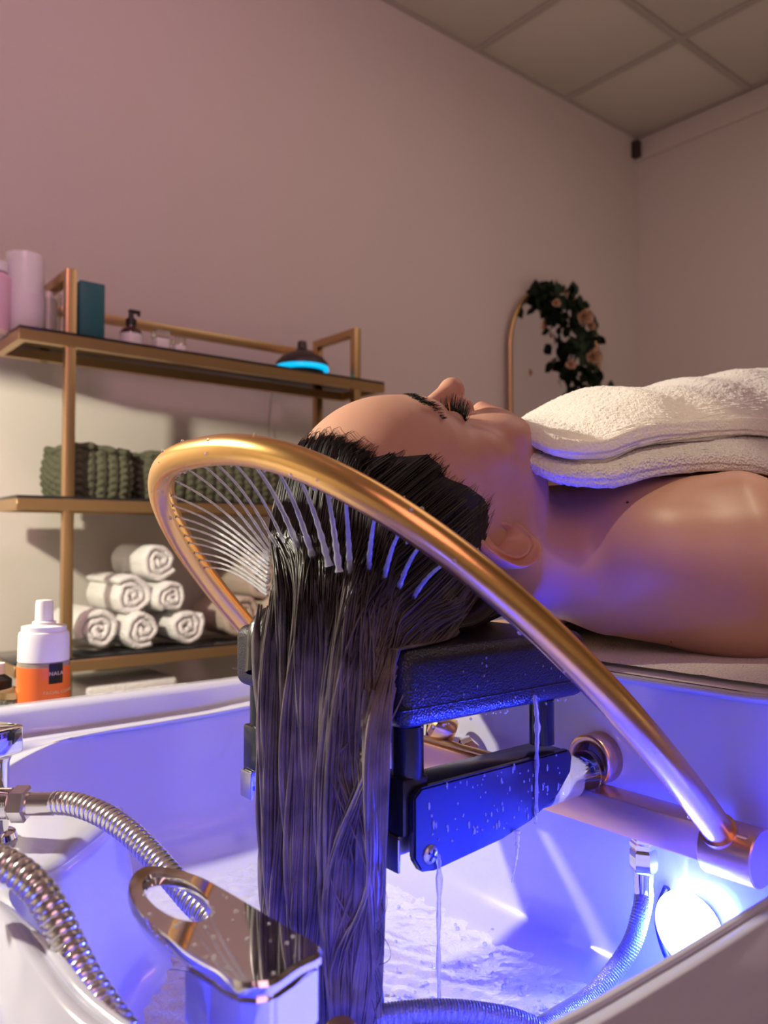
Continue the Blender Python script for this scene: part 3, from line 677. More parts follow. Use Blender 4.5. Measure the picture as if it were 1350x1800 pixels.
# ears: polar relief discs grown out of the side of the head, in the same mesh
def ear(sign):
    NA, NR = 72, 34; c = np.array([.4555, CY+sign*.0715, .9985]); vs = []
    ax_u = np.array([1, 0, .0]); ax_z = np.array([0, 0, 1.]); out = np.array([0, sign*1., 0])
    ax_z = ax_z*math.cos(.42)-out*math.sin(.42); ax_z = ax_z      # the back edge stands off the skull
    outn = out*math.cos(.42)+np.array([0, 0, 1.])*math.sin(.42)*-1*0+np.array([0, 0, 1])*math.sin(.42)*.0; 
    for i in range(NR+6):
        for j in range(NA):
            a = 2*PI*j/NA; ca, sa = math.cos(a), math.sin(a)
            # a=0 lobe side (+u), a=pi top of ear (-u), a=-pi/2 back edge (-z)
            R = .031*(1+.05*math.cos(2*a)); rz = .0235*(1+.10*math.cos(a+PI))
            if i < NR:
                t = i/(NR-1); back = max(0, -sa*.9+.25*abs(ca)); back = min(1, back*1.15)
                front = 1-back
                helix = .0082*math.exp(-((t-.90)/.085)**2)*(.25+.75*back)
                anti = .0062*math.exp(-((t-.60)/.10)**2)*(.15+.85*back)*(1-.3*max(0, ca))
                conch = -.0135*math.exp(-(((t*ca+.10)/.42)**2+((t*sa-.02)/.46)**2))
                tragus = .0045*math.exp(-(((t*ca-.05)/.20)**2+((t*sa-.52)/.18)**2))
                lobe = .003*math.exp(-(((t*ca-.75)/.30)**2+((t*sa)/.5)**2))
                h = .006+helix+anti+conch+tragus+lobe - .006*front*max(0, t-.55)/.45
            else:
                t = 1+.03*math.sin((i-NR+1)/6*PI)-.18*((i-NR+1)/6)**2; h = .006-.016*(i-NR+1)/6
            vs.append(c+ax_u*R*t*ca+ax_z*rz*t*sa*1.0+out*h)
    n_ = NR+6; vs = np.array(vs); i, j = np.meshgrid(np.arange(n_-1), np.arange(NA), indexing='ij'); j2 = (j+1) % NA
    f = np.stack([i*NA+j, (i+1)*NA+j, (i+1)*NA+j2, i*NA+j2], -1).reshape(-1, 4)
    if sign < 0: f = f[:, ::-1]
    return vs, f
e1, f1 = ear(-1); e2, f2 = ear(1)
allv = np.vstack([bv_, e1, e2]); allf = np.vstack([bf_, f1+len(bv_), f2+len(bv_)+len(e1)])
person = thing('person', 'woman lying on her back with wet black hair hanging into the basin', 'person', (.85, CY, .895))
body = part_of(person, mesh_np('body', allv, allf, M['skin']))
# skin's own colour
X, Y, Z = allv[:, 0], np.abs(allv[:, 1]-CY), allv[:, 2]
tone = np.tile(np.array([.60, .335, .235]), (len(allv), 1))
def blend(c, wgt): global tone; tone = tone*(1-wgt[:, None])+np.array(c)*wgt[:, None]
blend((.60, .25, .19), .55*np.exp(-(((X-.47)/.028)**2+((Y-.048)/.02)**2+((Z-1.07)/.03)**2)))
blend((.60, .25, .18), .35*np.exp(-(((X-.474)/.014)**2+(Y/.014)**2+((Z-1.125)/.015)**2)))
lips = np.exp(-(np.abs((X-.5160)/.0125)**4+np.abs(Y/.0230)**4))*(Z > 1.085); blend((.46, .13, .12), .85*lips)
isear = np.arange(len(allv)) >= len(bv_); blend((.62, .26, .2), .45*isear.astype(float))
ca_ = body.data.color_attributes.new('tone', 'FLOAT_COLOR', 'POINT'); ca_.data.foreach_set('color', np.column_stack([tone, np.ones(len(tone))]).astype(np.float32).ravel())
# small moles
bm = bmesh.new()
def on_body(px, py, s0=.45, s1=1.2):
    d = FV+RV*(px-675)/FPX+UV*(900-py)/FPX; s = s0
    for _ in range(200):
        dd = float(sdf((CAMP+d*s)[None])[0])
        if dd < .0003: return CAMP+d*s
        s += max(dd*.7, .0004)
        if s > s1: return None
for px, py, r_ in ((1103, 883, .0018), (1180, 1128, .0012)):
    p = on_body(px, py)
    if p is not None: bmesh.ops.create_icosphere(bm, subdivisions=2, radius=r_, matrix=Matrix.Translation(V(p))@Matrix.Diagonal((1, .5, .6, 1)))
if len(bm.verts): part_of(person, obj('mole', bm, M['choc'], smooth=True))
else: bm.free()

# ------------------------------------------------------------------ hair
def grad(P):
    e_ = 6e-4; d0 = sdf(P); g_ = np.stack([sdf(P+np.eye(3)[k]*e_)-d0 for k in range(3)], -1); return d0, g_/(np.linalg.norm(g_, axis=-1)[:, None]+1e-12)
# hairline drawn on the near side of the head, mirrored to the far side
hl_px = [(560, 765), (585, 765), (615, 774), (645, 788), (662, 803), (690, 807), (715, 797), (745, 793), (768, 800), (785, 825), (800, 848), (832, 858), (858, 876), (868, 900), (862, 925)]
HLp = np.array([on_body(*q) if on_body(*q) is not None else (.35, CY, 1.08) for q in hl_px])
def azim(P): return np.arctan2(np.abs(P[..., 1]-CY), P[..., 2]-1.01)        # 0 at forehead, pi at nape
ha = azim(HLp); hu = HLp[:, 0]; o_ = np.argsort(ha); ha, hu = ha[o_], hu[o_]
def uline(a): return np.interp(a, np.r_[ha, ha[-1]+.25, 2.1, PI], np.r_[hu, .440, .452, .478])
# cap
NA_, NU_ = 150, 70; capv = []
az = np.linspace(-PI, PI, NA_, endpoint=False)
base_c = np.array([.402, CY, 1.012])
U0 = .32
for i in range(NU_):
    t = i/(NU_-1)
    for a in az:
        ul = uline(abs(a))+.002*math.sin(a*40); pol0 = 0
        # walk from the crown pole to the hairline at this azimuth
        capv.append((a, t, ul))
capv = np.array(capv); A_, T_q, UL = capv.T
# direction in (u, radial) plane chosen by polar angle around base_c
def ray_surface(dirs, cen_):
    s = np.full(len(dirs), .02)
    for _ in range(60): s = s+np.maximum(-sdf(cen_+dirs*s[:, None]), -.01)*.85
    return cen_+dirs*s[:, None]
# polar angle of hairline: solve by bisection on u
lo_a = np.zeros(len(A_)); hi_a = np.full(len(A_), 2.4)
radial = np.stack([np.zeros(len(A_)), np.sin(A_), np.cos(A_)], -1)
for _ in range(11):
    mid_ = (lo_a+hi_a)/2; dirs = -np.cos(mid_)[:, None]*np.array([1., 0, 0])+np.sin(mid_)[:, None]*radial
    ps = ray_surface(dirs, base_c); gt = ps[:, 0] < UL; lo_a = np.where(gt, mid_, lo_a); hi_a = np.where(gt, hi_a, mid_)
pa = lo_a*T_q; dirs = -np.cos(pa)[:, None]*np.array([1., 0, 0])+np.sin(pa)[:, None]*radial
ps = ray_surface(dirs, base_c); _, gn = grad(ps)
thick = .0036*np.clip((1-T_q)/.22, 0, 1)-.0008
ps = ps+gn*thick[:, None]
i, j = np.meshgrid(np.arange(NU_-1), np.arange(NA_), indexing='ij'); j2 = (j+1) % NA_
part_of(person, mesh_np('hair_cap', ps, np.stack([i*NA_+j, (i+1)*NA_+j, (i+1)*NA_+j2, i*NA_+j2], -1).reshape(-1, 4), M['haird']))
# the hanging mass: edges of its silhouette from the picture at the distance of the cushion's front
edge_y = [960, 1040, 1100, 1200, 1300, 1400, 1500, 1600, 1700, 1810]
edge_l = [480, 468, 458, 454, 457, 462, 466, 477, 537, 574]
edge_r = [690, 694, 688, 678, 674, 672, 668, 666, 661, 654]
LV = np.array([at(l_, yy, x=.296) for yy, l_ in zip(edge_y, edge_l)]); RV_ = np.array([at(r_, yy, x=.300) for yy, r_ in zip(edge_y, edge_r)])
def column(w_, z, dep):
    """point in the hanging mass: w_ 0 (far side) .. 1 (near side), dep 0 front .. 1 back (arrays)"""
    lx, ly = [np.interp(-z, -LV[:, 2], LV[:, k]) for k in range(2)]; rx, ry = [np.interp(-z, -RV_[:, 2], RV_[:, k]) for k in range(2)]
    rnd = np.sqrt(np.clip(1-(2*w_-1)**2, 0, 1)); fold = .0055*np.sin(w_*24+4*np.sin(z*9)+1.5)+.0028*np.sin(w_*61+z*22)+.0015*np.sin(w_*140-z*35)
    return np.stack([lx+(rx-lx)*w_+(dep-.6)*.028*(.3+.7*rnd)+fold*(1-dep), ly+(ry-ly)*w_, z+0*w_], -1)
def push(P, off_):
    for _ in range(3):
        d0 = sdf(P); m_ = d0 < off_
        if not m_.any(): break
        _, g_ = grad(P[m_]); o2_ = off_[m_] if np.ndim(off_) else off_; P[m_] = P[m_]+g_*(o2_-d0[m_])[:, None]
    return P
def comb(N, amin, amax, tmin, zend, nstep=70, step=.0062, edge_bias=.35, seed=1, liftr=(.0032, .0062), ahead=0.):
    r = np.random.default_rng(seed); a = r.uniform(amin, amax, N)
    t = np.where(r.random(N) < edge_bias, r.uniform(.955, 1, N), r.uniform(tmin, 1, N)); t = np.minimum(t, 1)
    jj = ((a+PI)/(2*PI)*NA_).astype(int) % NA_; ii = (t*(NU_-1)).astype(int); root = ps[ii*NA_+jj]+r.normal(0, .0007, (N, 3))
    root = root+np.array([ahead, 0, ahead*.3])*r.random((N, 1))**2
    clump = np.round(a*9)/9+r.normal(0, .02, N); w_ = np.clip(.5-clump/2.4*.46+r.normal(0, .015, N), .02, .98); dep = r.random(N)
    lift = r.uniform(*liftr, N); P = root.copy(); _, g_ = grad(P); P = P-g_*.0015; out = [P.copy()]
    v = np.tile([-1., 0, -.35], (N, 1)); ze = r.uniform(*zend, N); wph = r.random(N)*6; wam = r.uniform(.001, .010, N); wfr = r.uniform(8, 20, N); sw_ = r.choice([.05, .5, 1.0], N)
    for k in range(nstep):
        d0, g_ = grad(P); near = (d0 < .03)[:, None]
        sidew = np.clip((np.abs(P[:, 1]-CY)-.02)/.05, 0, 1)
        F_ = np.stack([-1.0+.35*sidew, 0*d0, -.40-sw_*sidew*np.clip((P[:, 2]-.96)/.03, 0, 1)], -1)
        past = P[:, 0] < .335; F_[past] += np.array([.35, 0, -1.2])
        hang = (P[:, 0] < .326) & (P[:, 2] < 1.005)
        tgt = column(np.clip(w_+wam*np.sin(P[:, 2]*wfr+wph), .01, .99), P[:, 2]-.02, dep)
        dt = tgt-P; dt[:, 2] = 0; F_[~hang] += (dt*np.array([2, 9, 0]))[~hang]
        v = .55*v+.45*F_; v = v-np.where(near & ((v*g_).sum(1) < 0)[:, None], (v*g_).sum(1)[:, None]*g_, 0); v = v/(np.linalg.norm(v, axis=1)[:, None]+1e-9)
        Pn_ = P+v*step
        if hang.any():
            zz = P[hang, 2]-step; tg_ = column(np.clip(w_[hang]+wam[hang]*np.sin(zz*wfr[hang]+wph[hang]), .01, .99), zz, dep[hang])
            q = P[hang].copy(); q[:, 2] = zz; q[:, :2] += (tg_[:, :2]-q[:, :2])*.22; Pn_[hang] = q
        L_ = lift*min(1, (k+1)/20); Pn_ = push(Pn_, L_)
        onc = (Pn_[:, 0] > .320) & (Pn_[:, 2] < .9305); Pn_[onc, 2] = .9305
        stop = P[:, 2] < ze; Pn_[stop] = P[stop]+np.array([0, 0, -1e-5]); P = Pn_; out.append(P.copy())
    return np.stack(out, 1)
def hair_mesh(name, S_, rad, mat_, k=3, kind='stuff'):
    items = []
    for q in range(len(S_)):
        P = S_[q]; keep = np.r_[True, np.linalg.norm(np.diff(P, axis=0), axis=1) > 5e-4]; P = P[keep]
        if len(P) < 4: continue
        R = np.full(len(P), rad[q]); R[0] *= .15; R[1] *= .6; R[-1] *= .3; items.append((P, R))
    o = part_of(person, tubes(name, items, mat_, k=k)); n_ = len(o.data.vertices); cc = np.empty(n_*3, np.float32); o.data.vertices.foreach_get('co', cc)
    if kind: o['kind'] = kind
    return o
# lamp-lit look of hanging hair put into its colour, ash brown below black
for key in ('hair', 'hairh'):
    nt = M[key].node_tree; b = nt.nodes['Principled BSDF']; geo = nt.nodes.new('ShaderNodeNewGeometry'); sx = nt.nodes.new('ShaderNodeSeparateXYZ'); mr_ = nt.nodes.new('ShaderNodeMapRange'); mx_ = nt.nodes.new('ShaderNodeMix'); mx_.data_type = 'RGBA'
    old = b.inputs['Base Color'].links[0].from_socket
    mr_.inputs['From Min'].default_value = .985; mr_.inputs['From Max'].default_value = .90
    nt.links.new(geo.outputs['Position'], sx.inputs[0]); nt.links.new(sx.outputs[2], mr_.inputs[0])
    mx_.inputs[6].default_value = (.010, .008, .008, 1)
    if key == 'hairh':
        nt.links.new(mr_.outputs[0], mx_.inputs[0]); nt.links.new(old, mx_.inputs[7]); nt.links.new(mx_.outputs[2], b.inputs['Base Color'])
r5 = np.random.default_rng(11)
S1_ = comb(3000, -2.35, 2.0, .30, (.60, .66), nstep=78, seed=1)
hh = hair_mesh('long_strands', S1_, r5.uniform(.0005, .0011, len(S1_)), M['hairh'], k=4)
S2_ = comb(2600, -2.5, 1.2, .55, (.93, 1.0), nstep=40, step=.005, edge_bias=.7, seed=2, liftr=(.0012, .0055))
hair_mesh('combed_strands', S2_, r5.uniform(.0004, .0009, len(S2_)), M['hair'])
S3_ = comb(1500, -2.1, .9, .97, (1.0, 1.05), nstep=10, step=.004, edge_bias=1, seed=3, liftr=(.0003, .0016), ahead=.012)
hair_mesh('baby_hairs', S3_, r5.uniform(.00010, .00022, len(S3_)), M['hair'])
# broad wet locks in the hanging mass
lk = []
rs = random.Random(3)
for k in range(64):
    w0 = min(.91, max(.03, (k+.5)/64+rs.gauss(0, .012))); zz = np.linspace(.955-.05*w0, rs.uniform(.615, .66), 60); ph = rs.random()*6; R0 = rs.uniform(.0018, .0040); dep = rs.uniform(.35, .95)
    wv = np.clip(w0+.018*np.sin(zz*12+ph)+.006*np.sin(zz*31+ph*2), .012, .97)
    P = column(wv, zz, np.full(60, dep)); R = R0*(1+.3*np.sin(zz*40+ph)); R[:6] *= np.linspace(.2, 1, 6); R[-4:] *= np.array([.85, .7, .5, .3])
    lk.append((P, R))
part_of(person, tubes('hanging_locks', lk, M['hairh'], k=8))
core = []
for w_ in np.linspace(.07, .87, 13):
    zz = np.linspace(.95-.09*w_, .625, 24); P = column(np.full(24, w_), zz, np.full(24, .95)); P[zz > .95, 0] += .010; core.append((P, np.r_[.001, .0035, .005, np.full(21, .0065)]))
part_of(person, tubes('hair_core', core, M['haird'], k=8))
# dark mass under the head resting on the cushion
bk = []
for k in range(70):
    sgn = -1 if k % 3 else 1; y0 = CY+sgn*rs.uniform(.0, .074)
    P = cr([np.array([rs.uniform(.44, .475), y0, .950]), np.array([.41, y0-.0, .936+.006*rs.random()]), np.array([.35, y0*.8+CY*.2, .940+.01*rs.random()]), np.array([.318, y0*.75+CY*.25, .935]), np.array([.305, y0*.7+CY*.3-.01, .90])], 20)
    bk.append((P, np.full(20, rs.uniform(.004, .008))))
part_of(person, tubes('gathered_hair', bk, M['hair'], k=8))
S4_ = comb(1500, -2.75, -1.7, .5, (.64, .90), nstep=60, seed=5, edge_bias=.3)
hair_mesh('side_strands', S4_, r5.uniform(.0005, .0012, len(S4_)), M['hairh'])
# swept lock that curls round the cushion corner
sw = []
for k in range(420):
    w0 = rs.random(); s_ = np.array([.335+.03*rs.random(), .390+.045*rs.random(), .935+.012*rs.random()])
    f1_, f2_, f3_, f4_, d1_ = .80+.18*rs.random(), .74+.25*rs.random(), .80+.21*rs.random(), .7+.28*rs.random(), rs.random()
    e_ = np.array([.303+.012*rs.random(), .376+.045*w0, .912-.03*rs.random()]); e2_, e3_, e4_, e5_ = column(f1_, .86, d1_), column(f3_, .80, d1_), column(f2_, .74, d1_), column(f4_, .63, d1_)
    P = cr([s_+np.array([.03, 0, .012]), s_, e_, (e_+e2_)/2+np.array([-.002, .006*w0-.002, 0]), e2_, e3_, e4_, e5_], 40); sw.append((P, np.full(40, rs.uniform(.0004, .0010))))
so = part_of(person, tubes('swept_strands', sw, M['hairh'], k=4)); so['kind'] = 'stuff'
# loose curly flyaways beside the hanging hair
fl = []
for k in range(16):
    z0 = rs.uniform(.68, .80); p0 = column(.97, z0, .3); L_ = rs.uniform(.02, .05); t = np.linspace(0, 1, 26)
    rr = rs.uniform(.003, .008); tn = rs.uniform(.6, 1.6)
    P = p0+np.stack([t*0+rr*.4*np.sin(t*tn*6+k), -rr*(1-np.cos(t*tn*2*PI))*.8, -t*L_+rr*.5*np.sin(t*tn*2*PI)], 1); fl.append((P, np.full(26, .00018)))
part_of(person, tubes('flyaway_hairs', fl, M['hair'], k=4))['kind'] = 'stuff'
# lashes and brows (both eyes)
for sgn in (-1, 1):
    ls = []
    for k in range(60):
        f_ = k/59; yy = .0175+.029*f_; xx = .4400+.0030*math.sin(PI*f_)
        p = np.array([[xx, CY+sgn*yy, 1.12]])
        for _ in range(30): p[:, 2] -= np.maximum(sdf(p)*.8, 0)
        p = p[0]; L_ = rs.uniform(.0085, .0125)*(.75+.5*math.sin(PI*(.2+.75*f_)))
        dirx = -.25+rs.gauss(0, .14); diry = sgn*((f_-.35)*.9+rs.gauss(0, .08)); t = np.linspace(0, 1, 8)
        P = p+np.stack([dirx*L_*t*(1-.75*t)*1.6, diry*L_*t, L_*(t**1.3)*1.1], 1); ls.append((P, .00045*(1-t*.8)))
        ls.append((p+np.stack([(dirx+.25)*L_*.8*t, diry*L_*t, L_*.75*(t**1.6)], 1), .0003*(1-t*.8)))
    part_of(person, tubes('eyelashes', ls, M['lash'], k=4))
    br = []
    for k in range(200):
        f_ = rs.random(); yy = .010+.046*f_; xx = .4115-.010*math.sin(min(1, f_*1.25)*PI*.72)+rs.gauss(0, .0022)*(1-.6*f_)+.010*max(0, f_-.7)
        p = np.array([[xx, CY+sgn*yy, 1.13]])
        for _ in range(40): p[:, 2] -= np.maximum(sdf(p)*.8, 0)
        p = p[0]; L_ = rs.uniform(.004, .008)
        P = p+np.outer(np.linspace(0, 1, 5), np.array([-.45*(1-f_)+.15, sgn*.9, 0])*L_); P = push(P, .0005); br.append((P, np.array([.0002, .00027, .00024, .00018, .00006])))
    part_of(person, tubes('eyebrow', br, M['lash'], k=3))

# ------------------------------------------------------------------ water jets
targets = [((791, 997), (708, 1084)), ((743, 965), (690, 1067)), ((694, 933), (669, 1043)), ((644, 905), (645, 1026)), ((594, 880), (616, 1020)), ((549, 860), (596, 1005)),
           ((505, 843), (579, 995)), ((464, 830), (550, 980)), ((426, 820), (527, 970)), ((391, 814), (503, 960)), ((364, 813), (487, 962)), ((342, 817), (478, 966)), ((323, 827), (474, 972)),
           ((313, 841), (474, 979)), ((308, 857), (474, 986)), ((307, 873), (473, 993)), ((309, 893), (472, 1000)), ((313, 912), (472, 1008)), ((320, 928), (471, 1016)), ((329, 937), (471, 1023)), ((339, 955), (470, 1032)), ((348, 972), (470, 1040)), ((359, 983), (470, 1046))]
hpx = np.stack([675+FPX*((Pn-CAMP)@RV)/((Pn-CAMP)@FV), 900-FPX*((Pn-CAMP)@UV)/((Pn-CAMP)@FV)], 1)
noz = []; ORD = ['first', 'second', 'third', 'fourth', 'fifth', 'sixth', 'seventh', 'eighth', 'ninth']
for idx_, (a, b_) in enumerate(targets):
    k = int(np.argmin(((hpx-np.array(a))**2).sum(1))); T, inn, nP = hoop_frame(k)
    s_ = Pn[k]+inn*(TR*.97); noz.append((s_, inn, T))
    d_ = FV+RV*(b_[0]-675)/FPX+UV*(900-b_[1])/FPX
    # landing place on the combed hair in front of the crown
    xs = .292 if idx_ > 4 else .292+.012*(5-idx_)
    e_ = CAMP+d_*((xs)/d_[0])
    t = np.linspace(0, 1, 26)[:, None]; P = s_*(1-t)+e_*t; P[:, 2] += .006*np.sin(PI*t[:, 0])
    R = ((.0010+.0013*t[:, 0]**1.5) if idx_ < 9 else (.00075+.0004*t[:, 0]))*(1+.25*t[:, 0]*np.sin(np.arange(26)*2.1+idx_))
    o = tube('water_jet', P, R, M['water'], k=8)
    lab = 'fine water jet from the rounded far side of the gold hoop' if idx_ > 8 else 'water jet from the near leg of the gold hoop onto the dark hair'
    if idx_ <= 8: lab = ORD[idx_]+' water jet from the right, landing on dark hair below the hoop'
    tag(o, lab, 'water jet', 'water jets from the gold hoop')
for s_, inn, T in noz:
    nz1 = (lathe('nozzle', [(.0, -.0006), (.0012, -.0006), (.0013, .0004), (.0007, .0006), (0, .0002)], M['blk'], None, tuple(s_), k=8, rot=rotz_to(inn))); nz1.parent = pipe
# drops clinging to the hoop
bm = bmesh.new()
for _ in range(90):
    k = rs.choice(list(range(6, 80))+list(range(80, 170))*2); T, inn, nP = hoop_frame(k); a = rs.uniform(-1.2, 1.2) if rs.random() < .6 else rs.uniform(0, 6.28)
    dr_ = inn*math.cos(a)-nP*math.sin(a); r_ = rs.uniform(.0005, .0015)
    bmesh.ops.create_icosphere(bm, subdivisions=2, radius=r_, matrix=Matrix.Translation(V(Pn[k]+dr_*(TR+r_*.2))))
tag(obj('water_drops', bm, M['water'], smooth=True), 'tiny water drops clinging to the gold hoop', 'water drops', kind='stuff')

# ------------------------------------------------------------------ black headrest on two brackets
hr = thing('headrest', 'black textured neck cushion on two black bracket arms over the basin', 'headrest', (.42, CY, .80))
CX0, CX1, CYa, CYb, CZ0, CZ1 = .324, .512, .378, .592, .8795, .929
nx_, ny_ = 56, 64; bm = bmesh.new(); gv = {}
box(bm, (CX0, CYa, CZ0), (CX1, CYb, CZ1), .010, 5)
o = obj('cushion', bm, M['rubber'], angle=60); part_of(hr, o)
part_of(hr, bbox('seam', (CX0+.0005-.001, CYa+.0005-.001, CZ0+.0128), (CX1+.0005, CYb+.0005, CZ0+.0138), M['rubber'], bev=.0004))
for side, ya, yb in ((-1, .378, .412), (1, .560, .592)):
    yo = ya if side < 0 else yb                      # outer plate
    pts = [(.334, .800), (.334, .838), (.340, .843), (.487, .843), (.491, .838), (.489, .826), (.474, .812), (.445, .800), (.415, .794), (.352, .789), (.340, .791)]
    part_of(hr, prism('side_plate', [(x, yo if side < 0 else yo-.006, z) for x, z in pts], (0, .006, 0), M['bplast'], bev=.0012))
    part_of(hr, bbox('channel', (.335, ya+.0065 if side < 0 else ya, .815), (.488, yb if side < 0 else yb-.0065, .8425), M['bplast'], bev=.002))
    part_of(hr, bbox('bracket_block', (.330, ya+.0065 if side < 0 else ya, .812), (.352, yb if side < 0 else yb-.0065, .848), M['bplast'], bev=.002))
    part_of(hr, bbox('metal_tab', (.328, ya+.009, .790), (.3305, yb-.006, .8115), M['tab'], bev=.001))
    part_of(hr, bbox('tab_arm', (.3306, ya+.012, .7995), (.350, yb-.008, .8117), M['tab'], bev=.001))
    for x in (.343, .476):
        part_of(hr, tube('post', [(x, (ya+yb)/2-.004*side*0, .846), (x, (ya+yb)/2, .850), (x, (ya+yb)/2, .8790)], .0105 if x < .4 else .0095, M['bplast'], k=24))
    if side < 0:
        sp = (.347, yo-.0005, .8005)
        scr = part_of(hr, lathe('screw', [(0, .002), (.0028, .0018), (.0055, .0008), (.0062, -.0002), (.0062, -.001)], M['tab'], None, sp, rot=rotz_to((0, -1, 0)), k=24))
        bm = bmesh.new()
        for a in (.6, .6+PI/2): box(bm, (-.0038, -.0004, -.0007), (.0038, .0004, .0007), mat4=Matrix.Translation(Vector(sp)+Vector((0, -.0021, 0)))@Matrix.Rotation(a, 4, 'Y'))
        so_ = obj('screw_slot', bm, M['blk'])
        so_.parent = scr
# droplets on the black plate and cushion
bm = bmesh.new()
for _ in range(150):
    if rs.random() < .6: p = (rs.uniform(.345, .48), .3778, rs.uniform(.800, .842)); sc = (1, .5, rs.choice([1, 1, 2.5]))
    elif rs.random() < .5: p = (rs.uniform(CX0+.01, CX1-.01), CYa+.002, CZ0+rs.uniform(-.001, .001)); sc = (1, 1, 1)
    else: p = (rs.uniform(CX0+.005, CX1-.005), CYa-.0002, rs.uniform(CZ0+.008, CZ1-.010)); sc = (1, .5, 1)
    if p[1] == .3778 and p[2] < .794+max(0, p[0]-.415)*.35: continue
    bmesh.ops.create_icosphere(bm, subdivisions=2, radius=rs.uniform(.0004, .0011), matrix=Matrix.Translation(p)@Matrix.Diagonal((*sc, 1)))
tag(obj('splash_drops', bm, M['water'], smooth=True), 'tiny water drops on the black headrest and its bracket', 'water drops', kind='stuff')
def stream(pts, R, lab):
    P = cr([np.array(p) for p in pts], 30); R_ = np.interp(np.linspace(0, 1, 30), np.linspace(0, 1, len(R)), R)*(1+.25*np.sin(np.arange(30)*1.7)+.15*np.sin(np.arange(30)*.9))
    tag(tube('water_stream', P, R_, M['water'], k=8), lab, 'water', 'water trickling from the headrest')
stream([(.352, .3765, .800), (.353, .3762, .788), (.354, .378, .74), (.358, .381, .69), (.362, .383, .655)], [.0012, .0018, .0012, .0014, .0022], 'thin water stream falling from the screw of the black bracket')
stream([(.447, .377, .888), (.449, .3765, .868), (.449, .3770, .845), (.448, .3768, .810), (.447, .3768, .798)], [.0012, .0020, .0014, .0012, .0014], 'water trickle running from the cushion down the black side plate')
stream([(.428, .3765, .797), (.427, .377, .780), (.424, .379, .762)], [.0020, .0010, .0004], 'short broken dribble under the black side plate')
# clear tube and brass ring
ct = thing('acrylic_tube', 'clear acrylic tube reaching from the black bracket to a brass ring', 'tube', (.49, .42, .81))
k_ = 40; an = np.linspace(0, 2*PI, k_, endpoint=False); vs = []; 
for x, r_ in ((.430, .0165), (.542, .0165), (.542, .0145), (.430, .0145)):
    for a in an: vs.append((x, .402+r_*math.cos(a), .812+r_*math.sin(a)))
fs = [((i*k_+j), (i*k_+(j+1) % k_), (((i+1) % 4)*k_+(j+1) % k_), (((i+1) % 4)*k_+j)) for i in range(4) for j in range(k_)]
part_of(ct, mesh_np('clear_pipe', vs, fs, M['acryl']))
vs = []
for x, r_ in ((.5425, .0140), (.5425, .0195), (.5440, .0205), (.5600, .0205), (.5600, .0140)):
    for a in an: vs.append((x, .402+r_*math.cos(a), .820+r_*math.sin(a)))
fs = [((i*k_+j), (i*k_+(j+1) % k_), (((i+1) % 5)*k_+(j+1) % k_), (((i+1) % 5)*k_+j)) for i in range(5) for j in range(k_)]
part_of(ct, mesh_np('brass_ring', vs, fs, M['rose']))
# valve fittings seen through the bracket
vp = at(800, 1288, x=.545)
vf = thing('valve_fitting', 'gold and chrome pipe fitting on the far basin wall seen under the cushion', 'valve', tuple(vp))
part_of(vf, lathe('gold_body', [(0, 0), (.011, 0), (.0125, .003), (.0125, .020), (.009, .024), (0, .024)], M['gold'], None, (vp[0]-.002, vp[1], vp[2]), rot=rotz_to((-.6, .5, .35))))
part_of(vf, lathe('chrome_nut', [(0, 0), (.009, 0), (.0095, .001), (.0095, .009), (.009, .010), (0, .010)], M['chrome'], None, (vp[0]-.004, vp[1]-.018, vp[2]-.006), k=6, rot=rotz_to((-.3, -.8, -.3))))
part_of(vf, lathe('hex_nut', [(0, 0), (.010, 0), (.0105, .001), (.0105, .008), (.010, .009), (0, .009)], M['chrome'], None, (vp[0]-.006, vp[1]+.022, vp[2]-.001), k=6, rot=rotz_to((-.3, .9, 0))))
a_ = at(730, 1292, x=.53); b__ = at(868, 1330, x=.53)
tag(tube('copper_pipe', cr([a_+np.array([0, .05, .004]), a_, (a_+b__)/2, b__], 20), .0035, M['brass'], k=12), 'slim pipe crossing behind the headrest posts', 'pipe')

# ------------------------------------------------------------------ hoses
def ribbed(name, pts, r, pitch, lab, mat_=None, k=24, amp=.09, cat='hose'):
    P = cr(pts, 400); L = np.linalg.norm(np.diff(P, axis=0), axis=1).sum(); n_ = int(L/pitch*12); P, _ = resample(P, n_)
    ph = np.arange(n_)/12*2*PI; R = r*(1-amp*np.clip((np.cos(ph)-.55)/.35, 0, 1)-.02*np.cos(ph))
    o = tube(name, P, R, mat_ or M['steel'], k=k); return tag(o, lab, cat)
S1 = .53
h1 = [at(60, 1411, s=.595), at(95, 1411, s=.595), at(135, 1415, s=.588), at(180, 1432, s=.578), at(225, 1462, s=.565), at(268, 1503, s=.55), at(305, 1545, s=.535), at(340, 1585, s=.52), at(368, 1612, s=.51), at(392, 1650, s=.50), at(410, 1740, s=.52)]
t1 = ribbed('shower_hose', h1[1:], .0085, .0044, 'thin ribbed steel hose arching from the faucet nut behind the loop handle')
h2 = [at(-60, 1500, s=.42), at(-10, 1512, s=.41), at(28, 1530, s=.405), at(65, 1562, s=.40), at(95, 1608, s=.395), at(122, 1665, s=.388), at(150, 1722, s=.38), at(185, 1775, s=.372), at(235, 1850, s=.36), at(280, 1950, s=.36)]
ribbed('shower_hose', h2, .0080, .0047, 'thick ribbed steel hose curving down in the lower left foreground')
